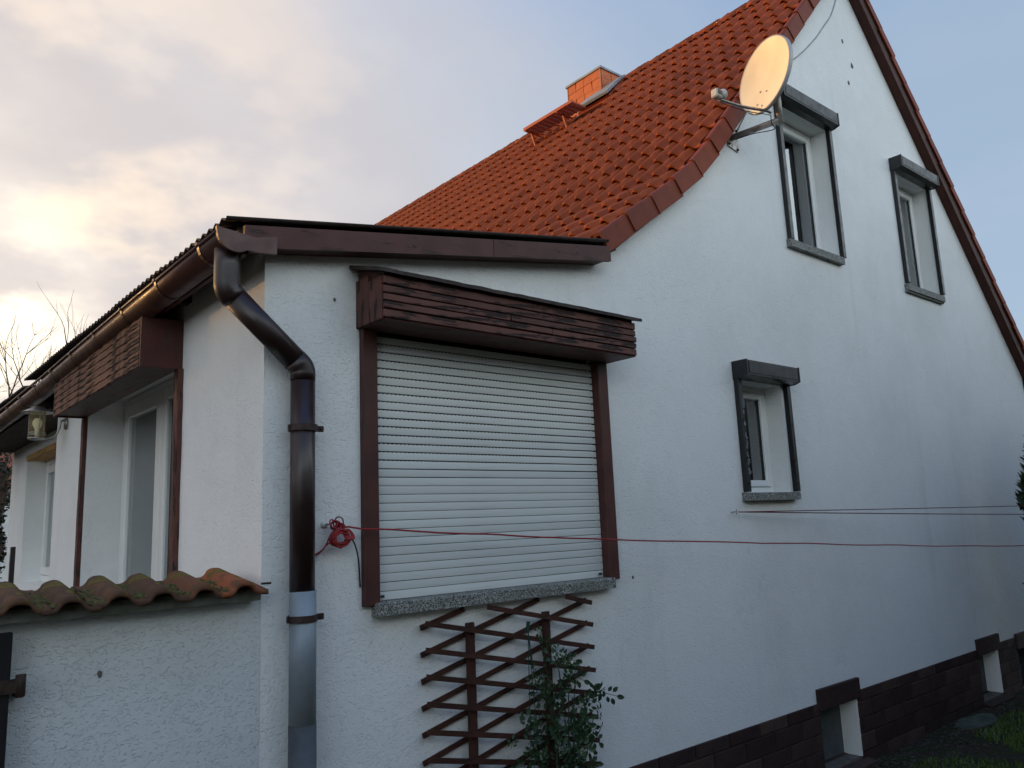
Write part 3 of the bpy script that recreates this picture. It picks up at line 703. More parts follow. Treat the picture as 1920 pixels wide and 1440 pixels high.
G().tube([(1.135, y, 2.945 - 0.004 * y + 0.006 * math.sin(y * 1.3)) for y in ysg], 0.0085, 8).to('gutter_bead', 'gutter_brown', gutter, True)
n = 14
poly = [(1.300, 2.945), (1.390, 2.968), (1.390, 2.888), (1.300, 2.880)] + [(1.210 + 0.079 * math.cos(math.radians(a)), 2.945 + 0.079 * math.sin(math.radians(a))) for a in [-50 - 10 * k for k in range(n)]] + [(1.128, 2.962)]
G().prism(poly, 1, -0.158, -0.141).to('end_board', 'gutter_end', gutter)
yb = 0.06
while yb < 8.3:
    dz = -0.011 * yb + 0.006 * math.sin(yb * 1.3)
    o_ = gutter_section(yb, r=0.0795, cz=2.945 + dz); i_ = gutter_section(yb, r=0.0745, cz=2.945 + dz)[::-1]; pr = o_ + i_
    k = len(pr); vs = pr + [(p[0], yb + 0.024, p[2]) for p in pr]
    fs = [(i, (i + 1) % k, (i + 1) % k + k, i + k) for i in range(k)]
    G().add(vs, fs).box((1.122, yb, 2.944 + dz), (1.148, yb + 0.024, 2.957 + dz)).to('gutter_bracket', 'gutter_brown', gutter); yb += 0.60
# downpipe: outlet, bend, slanted run, bend, vertical run, zinc lower pipe
PY = -0.072; R1 = 0.053
dp = G().tube([(1.553, PY, 2.36), (1.553, PY, 1.46)], R1, 24).to('downpipe', 'pipe_brown', house, True); dp['label'] = 'brown downpipe with grey zinc lower end'
def fillet(a, b, c, r, n=9):
    a, b, c = Vector(a), Vector(b), Vector(c); d1 = (a - b).normalized(); d2 = (c - b).normalized(); ang_ = d1.angle(d2); t = r / math.tan(ang_ / 2)
    p1 = b + d1 * t; p2 = b + d2 * t; o_ = b + (d1 + d2).normalized() * (r / math.sin(ang_ / 2)); out = []
    for k in range(n + 1):
        v = (p1 - o_).lerp(p2 - o_, k / n).normalized() * r; out.append(o_ + v)
    return out
A0, A1, A2, A3 = Vector((1.208, PY, 2.90)), Vector((1.208, PY, 2.722)), Vector((1.553, PY, 2.418)), Vector((1.553, PY, 1.46))
f1 = fillet(A0, A1, A2, 0.055); f2 = fillet(A1, A2, A3, 0.055); dd_ = (A2 - A1).normalized()
G().tube([A0, A0.lerp(f1[0], 0.5)] + f1 + [f1[-1] + dd_ * 0.02], R1 + 0.0012, 24).to('pipe_bend', 'pipe_brown', dp, True)
G().tube([f1[-1] + dd_ * 0.005, f2[0] - dd_ * 0.005], R1 - 0.0006, 24).to('slanted_pipe', 'pipe_brown', dp, True)
G().tube([f2[0] - dd_ * 0.03] + f2 + [f2[-1] - Vector((0, 0, 0.03))], R1 + 0.0012, 24).to('pipe_bend', 'pipe_brown', dp, True)
G().tube([(1.556, PY, 1.462), (1.556, PY, 0.93)], R1 + 0.003, 20).to('zinc_pipe', 'zinc', dp, True)
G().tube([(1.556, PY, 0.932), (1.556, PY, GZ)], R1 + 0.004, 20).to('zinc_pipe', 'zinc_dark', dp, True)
for zz_, dy in ((2.152, 0), (1.350, 0)):
    g = G(); g.lathe([(R1 + 0.004, -0.014), (R1 + 0.009, -0.014), (R1 + 0.009, 0.014), (R1 + 0.004, 0.014), (R1 + 0.004, -0.014)], (1.554, PY, zz_), (0, 0, 1), 20)
    g.box((1.603, PY - 0.006, zz_ - 0.013), (1.652, PY + 0.006, zz_ + 0.013), 0.003); g.box((1.486, PY - 0.006, zz_ - 0.013), (1.500, PY + 0.006, zz_ + 0.013))
    g.tube([(1.638, PY - 0.012, zz_), (1.638, PY + 0.012, zz_)], 0.006, 8); g.tube([(1.554, PY + R1, zz_), (1.554, 0.0, zz_)], 0.006, 8)
    g.to('pipe_clamp', 'clamp_metal', dp)

# --- main roof: every tile of the left slope
CREST = [(3.53, 3.442), (3.872, 3.691), (4.124, 3.872), (4.384, 4.071), (4.616, 4.261), (4.834, 4.488), (7.42, 7.333)]
CL = [0.0]
for a, b in zip(CREST, CREST[1:]): CL.append(CL[-1] + math.dist(a, b))
def crest(s):
    s = min(max(s, 0), CL[-1])
    for i in range(len(CREST) - 1):
        if s <= CL[i + 1] or i == len(CREST) - 2:
            t = (s - CL[i]) / (CL[i + 1] - CL[i]); a, b = CREST[i], CREST[i + 1]
            return a[0] + (b[0] - a[0]) * t, a[1] + (b[1] - a[1]) * t
PITCH = 0.3265; TW = 0.150
SKY_REG = (2.74, 3.28, 6.95, 7.30)
g = G(); off = 0.075; pts = [(x + off * 0.70, z - off * 0.72) for x, z in CREST]; pts2 = [(x + 0.14 * 0.70, z - 0.14 * 0.72) for x, z in CREST]
g.prism(pts + pts2[::-1], 1, -0.02, 9.95)
roof = g.to('roof', 'underlay', house); roof['label'] = 'steep roof of interlocking red clay tiles curving out at the eaves'
g = G(); g.prism([(APX + 0.05, 7.28), (11.40, 3.12), (11.30, 3.03), (APX + 0.05, 7.14)], 1, -0.088, 9.95); g.to('far_slope', 'far_roof', roof)
def tile_geo():
    LN = 0.385; prof = []
    for v, w in ((-0.004, 0.010), (0.006, -0.008), (0.024, -0.012), (0.050, -0.012), (0.076, -0.007), (0.086, 0.014), (0.097, 0.034), (0.112, 0.042), (0.128, 0.038), (0.141, 0.022), (0.149, 0.002)): prof.append((v, w))
    n = len(prof); vs = []
    for u, lift in ((0.0, 0.038), (0.014, 0.043), (LN, 0.0)):
        for v, w in prof: vs.append((u, v, w + lift - 0.036))
    for v, w in prof: vs.append((0.006, v, w + 0.020 - 0.036))
    fs = []
    for r in range(2):
        for i in range(n - 1): fs.append((r * n + i, r * n + i + 1, (r + 1) * n + i + 1, (r + 1) * n + i))
    for i in range(n - 1): fs.append((3 * n + i, 3 * n + i + 1, i + 1, i))
    return vs, fs
tv, tf = tile_geo(); tme = mesh('roof_tile', tv, tf, 'roof_tile', True)
tiles = []
nrow = int(CL[-1] / PITCH)
for r in range(nrow + 1):
    s = r * PITCH + 0.02
    if s > CL[-1] - 0.12: break
    x0, z0 = crest(s); x1, z1 = crest(min(s + PITCH, CL[-1])); a = math.atan2(z1 - z0, x1 - x0)
    ncol = int(9.9 / TW)
    for c_ in range(ncol):
        y = 0.02 + c_ * TW
        cx, cz = crest(s + 0.16)
        if 2.66 < y < 3.60 and 6.98 < cx < 7.45: continue
        if 2.58 < y < 3.26 and cx > 6.90: continue
        tiles.append((dist2cam((x0, y, z0)), (x0, y, z0), a, r, c_))
tiles.sort(key=lambda t: t[0])
rest = G(); rr = random.Random(3)
for i, (d, p, a, r, c_) in enumerate(tiles):
    ja, jy, jz = rr.uniform(-.006, .006), rr.uniform(-.003, .003), rr.uniform(-.003, .003)
    if i < 300: link('roof_tile', tme, roof, (p[0], p[1] + jy, p[2] + jz), (rr.uniform(-.010, .010), -(a + ja), rr.uniform(-.006, .006)))
    else:
        M = Matrix.Translation((p[0], p[1] + jy, p[2] + jz)) @ Matrix.Rotation(-(a + ja), 4, 'Y')
        rest.add([M @ Vector(v) for v in tv], tf)
o = rest.to('roof_tiles_beyond', 'roof_tile', roof, True); o['kind'] = 'stuff'
# verge tiles with hanging flange (left slope)
def verge_geo(L_=0.35):
    g = G()
    th = 0.016
    sec = [(-0.092, -0.118), (-0.092, 0.010), (-0.082, 0.022), (-0.060, 0.026), (-0.036, 0.020), (-0.020, -0.002), (0.024, -0.010), (0.024, -0.026), (-0.028, -0.020), (-0.045, 0.002), (-0.070, 0.004), (-0.078, -0.006), (-0.078, -0.118)]
    n = len(sec); vs = []
    for u, lift, side in ((0.0, 0.011, -0.005), (L_, -0.003, 0.007)):
        for y, w_ in sec: vs.append((u, y + side, w_ + lift))
    fs = [(i, (i + 1) % n, (i + 1) % n + n, i + n) for i in range(n)]
    g.add(vs, fs)
    k = len(g.v)
    ends = tessellate_polygon([[Vector((y, w_, 0)) for y, w_ in sec]])
    g.f += [tuple(t) for t in ends] + [tuple(i + n for i in t[::-1]) for t in ends]
    return g
vg = verge_geo(); vme = mesh('verge_tile', vg.v, vg.f, 'verge_tile')
r = 0
while True:
    s = r * PITCH
    if s > CL[-1] - 0.1: break
    x0, z0 = crest(s); x1, z1 = crest(min(s + PITCH, CL[-1])); a = math.atan2(z1 - z0, x1 - x0)
    link('verge_tile', vme, roof, (x0 + rr.uniform(-.003, .003), rr.uniform(-.004, .004), z0 - 0.012 + rr.uniform(-.004, .004)), (0, -(a + rr.uniform(-.012, .012)), 0)); r += 1
# right-hand verge: brown board and tile edges
RA, RB = Vector((7.47, 0, 7.235)), Vector((11.38, 0, 3.10)); dv = (RB - RA).normalized(); nv = Vector((-dv.z, 0, dv.x))
if nv.z < 0: nv = -nv
def rpt(t, h): return RA + dv * t + nv * h
LR = (RB - RA).length
g = G(); 
for (h0, h1, y0, y1, nm, mt) in ((-0.165, -0.012, -0.095, -0.072, 'verge_board', 'verge_board_x'), (-0.165, -0.150, -0.070, -0.001, 'verge_soffit', 'verge_board_x')):
    G().prism([(rpt(-0.12, h0).x, rpt(-0.12, h0).z), (rpt(LR, h0).x, rpt(LR, h0).z), (rpt(LR, h1).x, rpt(LR, h1).z), (rpt(-0.12, h1).x, rpt(-0.12, h1).z)], 1, y0, y1).to(nm, mt, roof)
ang = math.atan2(dv.z, dv.x)
g2 = G(); n_ = 0
sec = [(-0.118, -0.055), (-0.118, 0.022), (-0.100, 0.034), (0.02, 0.020), (0.02, 0.0), (-0.098, 0.010), (-0.102, -0.055)]
k = len(sec); vs = []
for u, lift in ((0.0, -0.010), (0.36, 0.014)):
    for y, w_ in sec: vs.append((u, y, w_ + lift))
fs = [(i, (i + 1) % k, (i + 1) % k + k, i + k) for i in range(k)] + [tuple(range(k)), tuple(range(k, 2 * k))[::-1]]
rme = mesh('verge_tile', vs, fs, 'verge_tile')
t = LR - 0.34
while t > 0.02:
    p = rpt(t, 0.0); link('verge_tile', rme, roof, (p.x, rr.uniform(-.004, .004), p.z), (0, -ang, 0)); t -= PITCH
# ridge tiles
g = G(); vs = []; fs = []; seg = 8
for u, r_ in ((0.0, 0.135), (0.40, 0.122)):
    for j in range(seg + 1): th_ = math.pi * (-0.05 + 1.10 * j / seg); vs.append((r_ * math.cos(th_), u, r_ * 0.80 * math.sin(th_) - 0.085))
for j in range(seg): fs.append((j, j + 1, j + seg + 2, j + seg + 1))
k = len(vs); vs += [(v[0] * 0.86, v[1], v[2] - 0.014) for v in vs[:seg + 1]]
for j in range(seg): fs.append((j, k + j, k + j + 1, j + 1))
rim = mesh('ridge_tile', vs, fs, 'roof_tile', True); y = -0.09
while y < 9.6: link('ridge_tile', rim, roof, (7.40, y, 7.285 + rr.uniform(-.004, .004))); y += 0.36
# skylight
sk = G(); A = math.atan(1.10); ux = Vector((math.cos(A), 0, math.sin(A))); un = Vector((-math.sin(A), 0, math.cos(A)))
def rp(x, y, h): return Vector((x, y, 4.488 + 1.10 * (x - 4.834))) + un * h
def slab(x0, x1, y0, y1, h0, h1, h0b=None, h1b=None):
    h0b = h0 if h0b is None else h0b; h1b = h1 if h1b is None else h1b
    vs = [rp(x0, y0, h0), rp(x1, y0, h0b), rp(x1, y1, h0b), rp(x0, y1, h0), rp(x0, y0, h1), rp(x1, y0, h1b), rp(x1, y1, h1b), rp(x0, y1, h1)]
    return G().add(vs, [(0, 3, 2, 1), (4, 5, 6, 7), (0, 1, 5, 4), (1, 2, 6, 5), (2, 3, 7, 6), (3, 0, 4, 7)])
sky_o = slab(6.965, 7.275, 2.73, 3.27, -0.05, 0.045).to('skylight', 'walkway_red', house); sky_o['label'] = 'roof skylight with raised pale pane beside the chimney'
slab(6.945, 7.285, 2.715, 3.285, 0.075, 0.098, 0.05, 0.072).to('lid_frame', 'zinc', sky_o)
slab(6.962, 7.270, 2.735, 3.265, 0.099, 0.103, 0.074, 0.078).to('pane', 'zinc', sky_o)
slab(6.90, 6.964, 2.70, 3.30, -0.02, 0.016).to('apron', 'walkway_red', sky_o)
# chimney
ch = G().box((7.125, 3.015, 6.7), (7.50, 3.605, 7.43)).to('chimney', 'chimney_trim', house); ch['label'] = 'chimney clad in orange shingles beside the ridge'
cap = G(); cap.box((7.095, 2.985, 7.415), (7.53, 3.635, 7.448), 0.004); cap.to('cap', 'zinc', ch)
def shingle(parent, face, c0, c1, z0, z1, slant):
    d = 0.010 + 0.004 * random.random()
    if face == 'x': vs = [(7.124 - q, y, z) for q in (0, d) for y, z in ((c0, z0), (c1, z0), (c1 + slant, z1), (c0 + slant, z1))]
    else: vs = [(x, 3.014 - q, z) for q in (0, d) for x, z in ((c0, z0), (c1, z0), (c1 + slant, z1), (c0 + slant, z1))]
    G().add(vs, [(0, 1, 2, 3), (7, 6, 5, 4), (0, 4, 5, 1), (1, 5, 6, 2), (2, 6, 7, 3), (3, 7, 4, 0)]).to('shingle', 'chimney_panel', parent)
for ri in range(5):
    z0 = 6.83 + 0.118 * ri; z1 = min(z0 + 0.113, 7.412)
    for ci in range(4):
        sl = 0.016 * (1 if ri % 2 else -1) if 0 < ci else 0
        y0 = 3.022 + 0.147 * ci; shingle(ch, 'x', y0, y0 + 0.140, z0, z1, 0.012 * (1 if ri % 2 else -1) if ci in (1, 2) else 0)
    if z0 > 7.0:
        for ci in range(2): x0 = 7.128 + 0.187 * ci; shingle(ch, 'y', x0, x0 + 0.18, z0, z1, 0.0)
for y in (3.012, 3.602): G().box((7.108, y - .004, 6.9), (7.121, y + 0.010, 7.414)).to('corner_trim', 'chimney_trim', ch)
# sweep's walkway
wk = G().box((6.60, 3.05, 6.795), (6.615, 3.96, 6.835)).to('roof_walkway', 'walkway_red', house); wk['label'] = 'orange chimney sweep grating on two legs'
for i in range(9): G().box((6.625 + 0.026 * i, 3.07, 6.80), (6.631 + 0.026 * i, 3.94, 6.828)).to('grate_bar', 'walkway_red', wk)
for i in range(12): G().box((6.616, 3.06 + 0.079 * i, 6.802), (6.86, 3.066 + 0.079 * i, 6.824)).to('grate_bar', 'walkway_red', wk)
for y in (3.33, 3.93):
    G().beam((6.71, y, 6.80), (6.79, y, 6.60), 0.022, 0.03, (1, 0, 0)).to('leg', 'walkway_red', wk)
    G().beam((6.60, y, 6.785), (6.88, y, 6.79), 0.022, 0.014).to('bracket', 'walkway_red', wk)
    for dx in (0.03, 0.10): G().lathe([(0.0, 0.0), (0.011, 0.0), (0.011, 0.02), (0.0, 0.022)], rp(6.84 + dx, y - 0.09, 0.02), un, 8).to('bolt', 'steel', wk)

# ------------------------------------------------------------------ garden wall with tile coping and the gate folded against it
gw = thing('garden_wall', (0.4, 0.1, GZ), 'low white garden wall topped with mossy clay tiles', 'wall')
G().box((-0.60, 0.0, GZ - 0.2), (XC - 0.001, 0.24, 1.455)).to('wall_body', 'plaster_rough', gw)
g = G(); n = 40; vs = []
for i in range(n + 1):
    x = -0.60 + (XC - 0.03 + 0.60) * i / n; e = 0.006 * mnoise.noise(Vector((x * 7, 0, 0)))
    vs += [(x, -0.068 + e, 1.440 + e), (x, -0.074 + e, 1.487), (x, 0.25, 1.53), (x, 0.25, 1.4555)]
fs = [(0, 1, 2, 3), (4 * n + 3, 4 * n + 2, 4 * n + 1, 4 * n)]
for i in range(n):
    for j in range(4): fs.append((4 * i + j, 4 * i + 4 + j, 4 * i + 4 + (j + 1) % 4, 4 * i + (j + 1) % 4))
g.add(vs, fs); g.to('mortar_bed', 'concrete', gw)
def coping(seed):
    rr = random.Random(seed); P = 0.157; nv_ = 22; nu = 6; vs = []; fs = []
    for layer in (0, 1):
        for j in range(nu + 1):
            u = j / nu; Y = -0.135 + 0.345 * u
            for i in range(nv_ + 1):
                t = i / nv_; X = (t - 0.5) * (P + 0.028)
                tt = X / P
                q_ = abs(tt) / 0.27
                h = 0.029 * math.sqrt(max(0.0, 1 - q_ * q_)) - 0.004 if q_ < 1 else -0.004 - 0.011 * math.sin(math.pi * min(1.0, (abs(tt) - 0.27) / 0.46))
                if q_ >= 0.9: h = max(h, -0.012)
                z = 1.494 + 0.050 * u + h + 0.003 * mnoise.noise(Vector((X * 30 + seed * 7, Y * 20, seed)))
                if layer: z -= 0.018
                e = 0.004 * mnoise.noise(Vector((X * 40, seed, 1))) if j == 0 else 0
                vs.append((X, Y + e, z))
    w_ = nv_ + 1; off_ = (nu + 1) * w_
    for j in range(nu):
        for i in range(nv_):
            a = j * w_ + i; fs.append((a, a + 1, a + w_ + 1, a + w_)); fs.append((off_ + a, off_ + a + w_, off_ + a + w_ + 1, off_ + a + 1))
    for i in range(nv_): fs.append((i, off_ + i, off_ + i + 1, i + 1)); a = nu * w_ + i; fs.append((a, a + 1, off_ + a + 1, off_ + a))
    for j in range(nu): a = j * w_; fs.append((a, a + w_, off_ + a + w_, off_ + a)); b = a + nv_; fs.append((b, off_ + b, off_ + b + w_, b + w_))
    return vs, fs
cxs = [1.285, 1.130, 0.975, 0.828, 0.672, 0.515, 0.36, 0.205, 0.05, -0.105, -0.26, -0.415]
for i, x in enumerate(cxs):
    vs, fs = coping(i); dz = random.uniform(-0.004, 0.006)
    vs = [(v[0] + x, v[1] + 0.002 * (i % 2), v[2] + dz) for v in vs]
    o = mk('coping_tile', vs, fs, 'coping_tile', gw, True); o['fresh'] = (0.6, 0.2, 0.03, 0.0, 0.0, 0.0)[i] if i < 6 else 0.0
    if i == 0: o['label'] = 'bright orange coping tile next to the house corner'
# moss cushions in the troughs
g = G(); rm = random.Random(5)
for i in range(190):
    x = rm.choice(cxs[1:8]) + rm.uniform(-0.03, 0.03) + 0.078; y = rm.uniform(-0.12, 0.14); r_ = rm.uniform(0.006, 0.017)
    z = 1.494 + 0.050 * (y + 0.135) / 0.345 - 0.016 + 0.007
    k = len(g.v); seg = 6
    g.v.append(Vector((x, y, z + r_ * 0.75)))
    for rr_, hh in ((0.7, 0.5), (1.0, -0.2)):
        for j in range(seg): q = 2 * math.pi * j / seg + i; g.v.append(Vector((x + r_ * rr_ * math.cos(q) * rm.uniform(.8, 1.2), y + r_ * rr_ * math.sin(q) * rm.uniform(.8, 1.2), z + r_ * hh)))
    for j in range(seg): g.f.append((k, k + 1 + j, k + 1 + (j + 1) % seg)); g.f.append((k + 1 + j, k + 1 + seg + j, k + 1 + seg + (j + 1) % seg, k + 1 + (j + 1) % seg))
o = g.to('moss', 'moss', gw, True); o['kind'] = 'stuff'
G().tube([(0.77, -0.12, 1.492), (0.735, 0.19, 1.536)], 0.0022, 6).to('wire', 'rust', gw)
G().box((1.365, -0.10, 1.503), (1.404, -0.09, 1.511)).to('iron_pin', 'rust', gw)
gate = thing('garden_gate', (0.3, -0.07, GZ), 'dark wooden gate leaf folded against the white garden wall', 'gate')
for i, (a, b) in enumerate(((0.385, 0.508), (0.255, 0.381), (0.125, 0.251), (-0.005, 0.121))):
    G().box((a, -0.085, GZ + 0.06), (b, -0.06, 1.415 - 0.006 * (i % 2)), 0.004).to('plank', 'gate_wood_z', gate)
g = G(); g.beam((0.05, -0.09, 1.22), (0.545, -0.09, 1.243), 0.008, 0.045); g.to('hinge_strap', 'rust', gate)
G().tube([(0.538, -0.085, 1.205), (0.538, -0.085, 1.275)], 0.016, 10).to('hinge_pin', 'rust', gate, True)
G().box((0.528, -0.08, 1.20), (0.550, 0.0, 1.225)).to('hinge_pintle', 'rust', gate)
G().box((-0.02, -0.058, 1.16), (0.50, -0.03, 1.28)).to('rail', 'gate_wood_z', gate)

# ------------------------------------------------------------------ satellite dish
DC = Vector((5.105, -0.392, 4.945)); DN = Vector((-0.945, 0.30, 0.13)).normalized()
dish = thing('satellite_dish', (5.2, 0.0, 4.62), 'round pale satellite dish glowing gold on wall arm by upper window', 'satellite dish')
up = (Vector((0, 0, 1)) - DN * DN.z).normalized(); sdv = up.cross(DN)
g = G(); seg = 48; nr = 7; RX, RZ = 0.272, 0.286
g.v.append(DC - DN * 0.045)
for i in range(1, nr + 1):
    t = i / nr
    for j in range(seg): q = 2 * math.pi * j / seg; g.v.append(DC + sdv * (RX * t * math.cos(q)) + up * (RZ * t * math.sin(q)) - DN * (0.045 * (1 - t * t)))
for j in range(seg): g.f.append((0, 1 + j, 1 + (j + 1) % seg))
for i in range(nr - 1):
    for j in range(seg): a = 1 + i * seg; g.f.append((a + j, a + seg + j, a + seg + (j + 1) % seg, a + (j + 1) % seg))
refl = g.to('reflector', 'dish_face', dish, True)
g = G(); k = []
for j in range(seg):
    q = 2 * math.pi * j / seg; d_ = sdv * math.cos(q) * RX + up * math.sin(q) * RZ; e = d_.normalized()
    for dr, dn in ((0.0, 0.001), (0.008, 0.002), (0.011, -0.012), (0.009, -0.030), (0.002, -0.032)): g.v.append(DC + d_ + e * dr + DN * dn)
for j in range(seg):
    for i in range(4): a = j * 5 + i; b = ((j + 1) % seg) * 5 + i; g.f.append((a, a + 1, b + 1, b))
g.to('rim', 'dish_rim', dish, True)
for (a, b) in ((0.08, -0.09), (0.01, -0.12), (0.09, -0.20), (0.03, -0.24)):
    t2 = (a / RX) ** 2 + (b / RZ) ** 2
    G().lathe([(0.0, 0.006), (0.007, 0.005), (0.008, 0.0)], DC - sdv * a + up * b - DN * 0.045 * (1 - t2), DN, 10).to('bolt', 'steel', dish)
MB_ = Vector((5.20, -0.43, 4.575)); AW = Vector((5.195, -0.012, 4.622))
G().tube([MB_ - Vector((0, 0, 0.02)), MB_ + Vector((0, 0, 0.40))], 0.024, 14).to('mast', 'galvanised', dish, True)
G().tube([AW, MB_ + Vector((0, 0.03, 0.02)), MB_ + Vector((0, -0.004, 0.012))], 0.024, 14).to('wall_arm', 'galvanised', dish, True)
g = G(); g.prism([(5.14, 4.545), (5.275, 4.52), (5.285, 4.715), (5.148, 4.70)], 1, -0.012, -0.0005); g.to('wall_plate', 'galvanised', dish)
for x, z in ((5.155, 4.562), (5.262, 4.538), (5.268, 4.70), (5.162, 4.685)): G().lathe([(0.0, 0.010), (0.010, 0.009), (0.011, 0.0)], (x, -0.012, z), (0, -1, 0), 8).to('bolt', 'rust', dish)
g = G(); c2 = DC - DN * 0.095 - up * 0.12
g.box(c2 - Vector((0.022, 0.03, 0.08)), c2 + Vector((0.03, 0.03, 0.06)), 0.006); g.tube([c2, Vector((MB_.x, MB_.y, c2.z))], 0.02, 8); g.to('tilt_bracket', 'rust', dish)
for dz in (0.27, 0.35): G().lathe([(0.0245, -0.012), (0.030, -0.012), (0.030, 0.012), (0.0245, 0.012)], MB_ + Vector((0, 0, dz - 0.02)), (0, 0, 1), 14).to('mast_clamp', 'rust', dish)
LB = Vector((4.650, -0.290, 4.668)); low = DC - up * 0.286 - DN * 0.02
arm = smoothpts([low + Vector((0.05, -0.01, -0.012)), low - Vector((0, 0, 0.008)), low.lerp(LB, 0.5) - Vector((0, 0, 0.030)), LB + Vector((0.0, 0.0, -0.030))], 5)
G().tube(arm, 0.011, 8).to('feed_arm', 'steel', dish, True)
G().tube([p + Vector((0.004, 0.0, -0.018 - 0.012 * math.sin(math.pi * i / len(arm)))) for i, p in enumerate(arm)], 0.0035, 6).to('feed_cable', 'black_wire', dish, True)
lnd = (DC - LB).normalized()
ln = G().lathe([(0.0, 0.0), (0.034, 0.0), (0.036, 0.06), (0.028, 0.07), (0.0, 0.072)], LB - lnd * 0.01, lnd, 14).to('feed_horn', 'lnb_white', dish, True)
G().box(LB - Vector((0.065, 0.028, 0.030)), LB + Vector((0.005, 0.028, 0.034)), 0.008).to('receiver_body', 'lnb_white', dish)
G().box(LB - Vector((0.055, 0.032, 0.010)), LB + Vector((-0.004, -0.027, 0.020))).to('receiver_label', 'black_alu', dish)
G().tube(smoothpts([low + Vector((0.05, -0.01, -0.03)), (5.13, -0.40, 4.56), (5.19, -0.38, 4.535), (5.19, -0.2, 4.575), (5.20, -0.03, 4.60), (5.24, -0.008, 4.64)], 6), 0.004, 6).to('coax_cable', 'black_wire', dish, True)
cab = smoothpts([(7.30, -0.006, 6.76), (7.286, -0.006, 6.714), (7.15, -0.006, 6.50), (7.01, -0.006, 6.349), (6.80, -0.006, 6.13), (6.606, -0.006, 5.95), (6.45, -0.006, 5.82), (6.282, -0.006, 5.694), (6.0, -0.006, 5.5), (5.6, -0.006, 5.1), (5.3, -0.006, 4.72)], 6)
tag(G().tube(cab, 0.0055, 6).to('wall_cable', 'grey_cable', None, True), 'thin grey cable running up the gable towards the roof peak', 'cable')

# ------------------------------------------------------------------ wall lantern on the side wall
lamp = thing('wall_lantern', (1.40, 3.82, 2.6), 'outdoor wall lantern with glass cylinder beside the garden door', 'lamp')
LC = Vector((1.198, 3.82, 2.617))
G().lathe([(0.0, 0.02), (0.045, 0.016), (0.05, 0.0), (0.0, 0.0)], (1.402, 3.815, 2.64), (-1, 0, 0), 18).to('wall_plate', 'steel', lamp, True)
G().tube(smoothpts([(1.385, 3.815, 2.67), (1.36, 3.815, 2.655), (1.35, 3.815, 2.60), (1.325, 3.817, 2.54), (1.26, 3.82, 2.517), (1.198, 3.82, 2.513)], 6), 0.008, 8).to('arm', 'steel', lamp, True)
G().lathe([(0.0, 0.0), (0.060, 0.0), (0.062, 0.012), (0.0, 0.014)], LC + Vector((0, 0, -0.11)), (0, 0, 1), 20).to('base', 'steel', lamp, True)
G().lathe([(0.0, 0.055), (0.035, 0.05), (0.060, 0.030), (0.115, 0.004), (0.118, 0.0), (0.06, 0.012), (0.0, 0.014)], LC + Vector((0, 0, 0.10)), (0, 0, 1), 28).to('hat', 'steel', lamp, True)
G().lathe([(0.054, -0.095), (0.054, 0.112)], LC, (0, 0, 1), 28).to('glass_cylinder', 'lamp_glass', lamp, True)
for a in (0.6, 0.6 + 2 * math.pi / 3, 0.6 + 4 * math.pi / 3): p = LC + Vector((0.060 * math.cos(a), 0.060 * math.sin(a), 0)); G().tube([p + Vector((0, 0, -0.10)), p + Vector((0, 0, 0.112))], 0.0028, 6).to('rod', 'steel', lamp)
for z in (-0.06, -0.075): G().lathe([(0.0575, 0), (0.0605, 0.0), (0.0605, 0.004), (0.0575, 0.004)], LC + Vector((0, 0, z)), (0, 0, 1), 20).to('ring', 'steel', lamp)
G().lathe([(0.0, 0.06), (0.02, 0.055), (0.034, 0.03), (0.034, 0.008), (0.016, -0.03), (0.016, -0.09), (0.0, -0.09)], LC, (0, 0, 1), 16).to('bulb', 'bulb_glass', lamp, True)

# ------------------------------------------------------------------ clothes lines
def cord(pts, r, mat, label, seg=6):
    return tag(G().tube(pts, r, seg).to('clothes_line', mat, None, True), label, 'clothes line')
PP = (10.62, -0.70)
main = smoothpts([(1.765, -0.055, 1.720), (1.953, -0.075, 1.702), (2.6, -0.115, 1.650), (3.407, -0.164, 1.592), (4.561, -0.24, 1.523), (5.803, -0.316, 1.450), (7.2, -0.405, 1.372), (8.689, -0.5, 1.302), (PP[0], -0.62, 1.235)], 8)
rc = random.Random(2)
main = [p + Vector((0, 0, 0.0035 * math.sin(i * 0.9) * rc.random())) for i, p in enumerate(main)]
cord(main, 0.0042, 'red_cord', 'long red clothes line stretched across the closed shutter')
H2 = Vector((4.785, -0.045, 1.721))
cord([H2.lerp(Vector((PP[0], -0.698, 1.656)), i / 12) - Vector((0, 0, 0.004 * math.sin(math.pi * i / 12))) for i in range(13)], 0.0034, 'old_red_cord', 'upper of two thin dark red lines hooked below the small window')
cord([H2.lerp(Vector((PP[0], -0.698, 1.542)), i / 12) - Vector((0, 0, 0.006 * math.sin(math.pi * i / 12))) for i in range(13)], 0.0038, 'old_red_cord', 'lower of two thin dark red lines hooked below the small window')
hk = thing('line_hook', (4.76, 0, 1.72), 'small metal eye hook in the wall below the small window', 'hook')
G().tube([(4.765, 0.02, 1.722), (4.772, -0.03, 1.722)], 0.004, 6).to('shank', 'steel', hk)
G().tube([(4.772 + 0.013 * math.cos(a), -0.03 - 0.016 * math.sin(a * 0.5), 1.722 + 0.014 * math.sin(a)) for a in [0.5 * i for i in range(12)]], 0.003, 6).to('eye', 'steel', hk, True)
hk = thing('line_hook', (1.70, 0, 1.73), 'white wall plug holding the red cord beside the downpipe', 'hook')
G().lathe([(0.0, 0.012), (0.014, 0.010), (0.017, 0.0)], (1.69, 0.0, 1.735), (0, -1, 0), 10).to('plug', 'white_plug', hk, True)
G().tube([(1.69, 0.0, 1.735), (1.70, -0.05, 1.735), (1.705, -0.055, 1.75)], 0.004, 6).to('shank', 'steel', hk)
coil = thing('cord_coil', (1.745, -0.06, 1.66), 'tangled red cord bundle hanging beside the downpipe', 'cord')
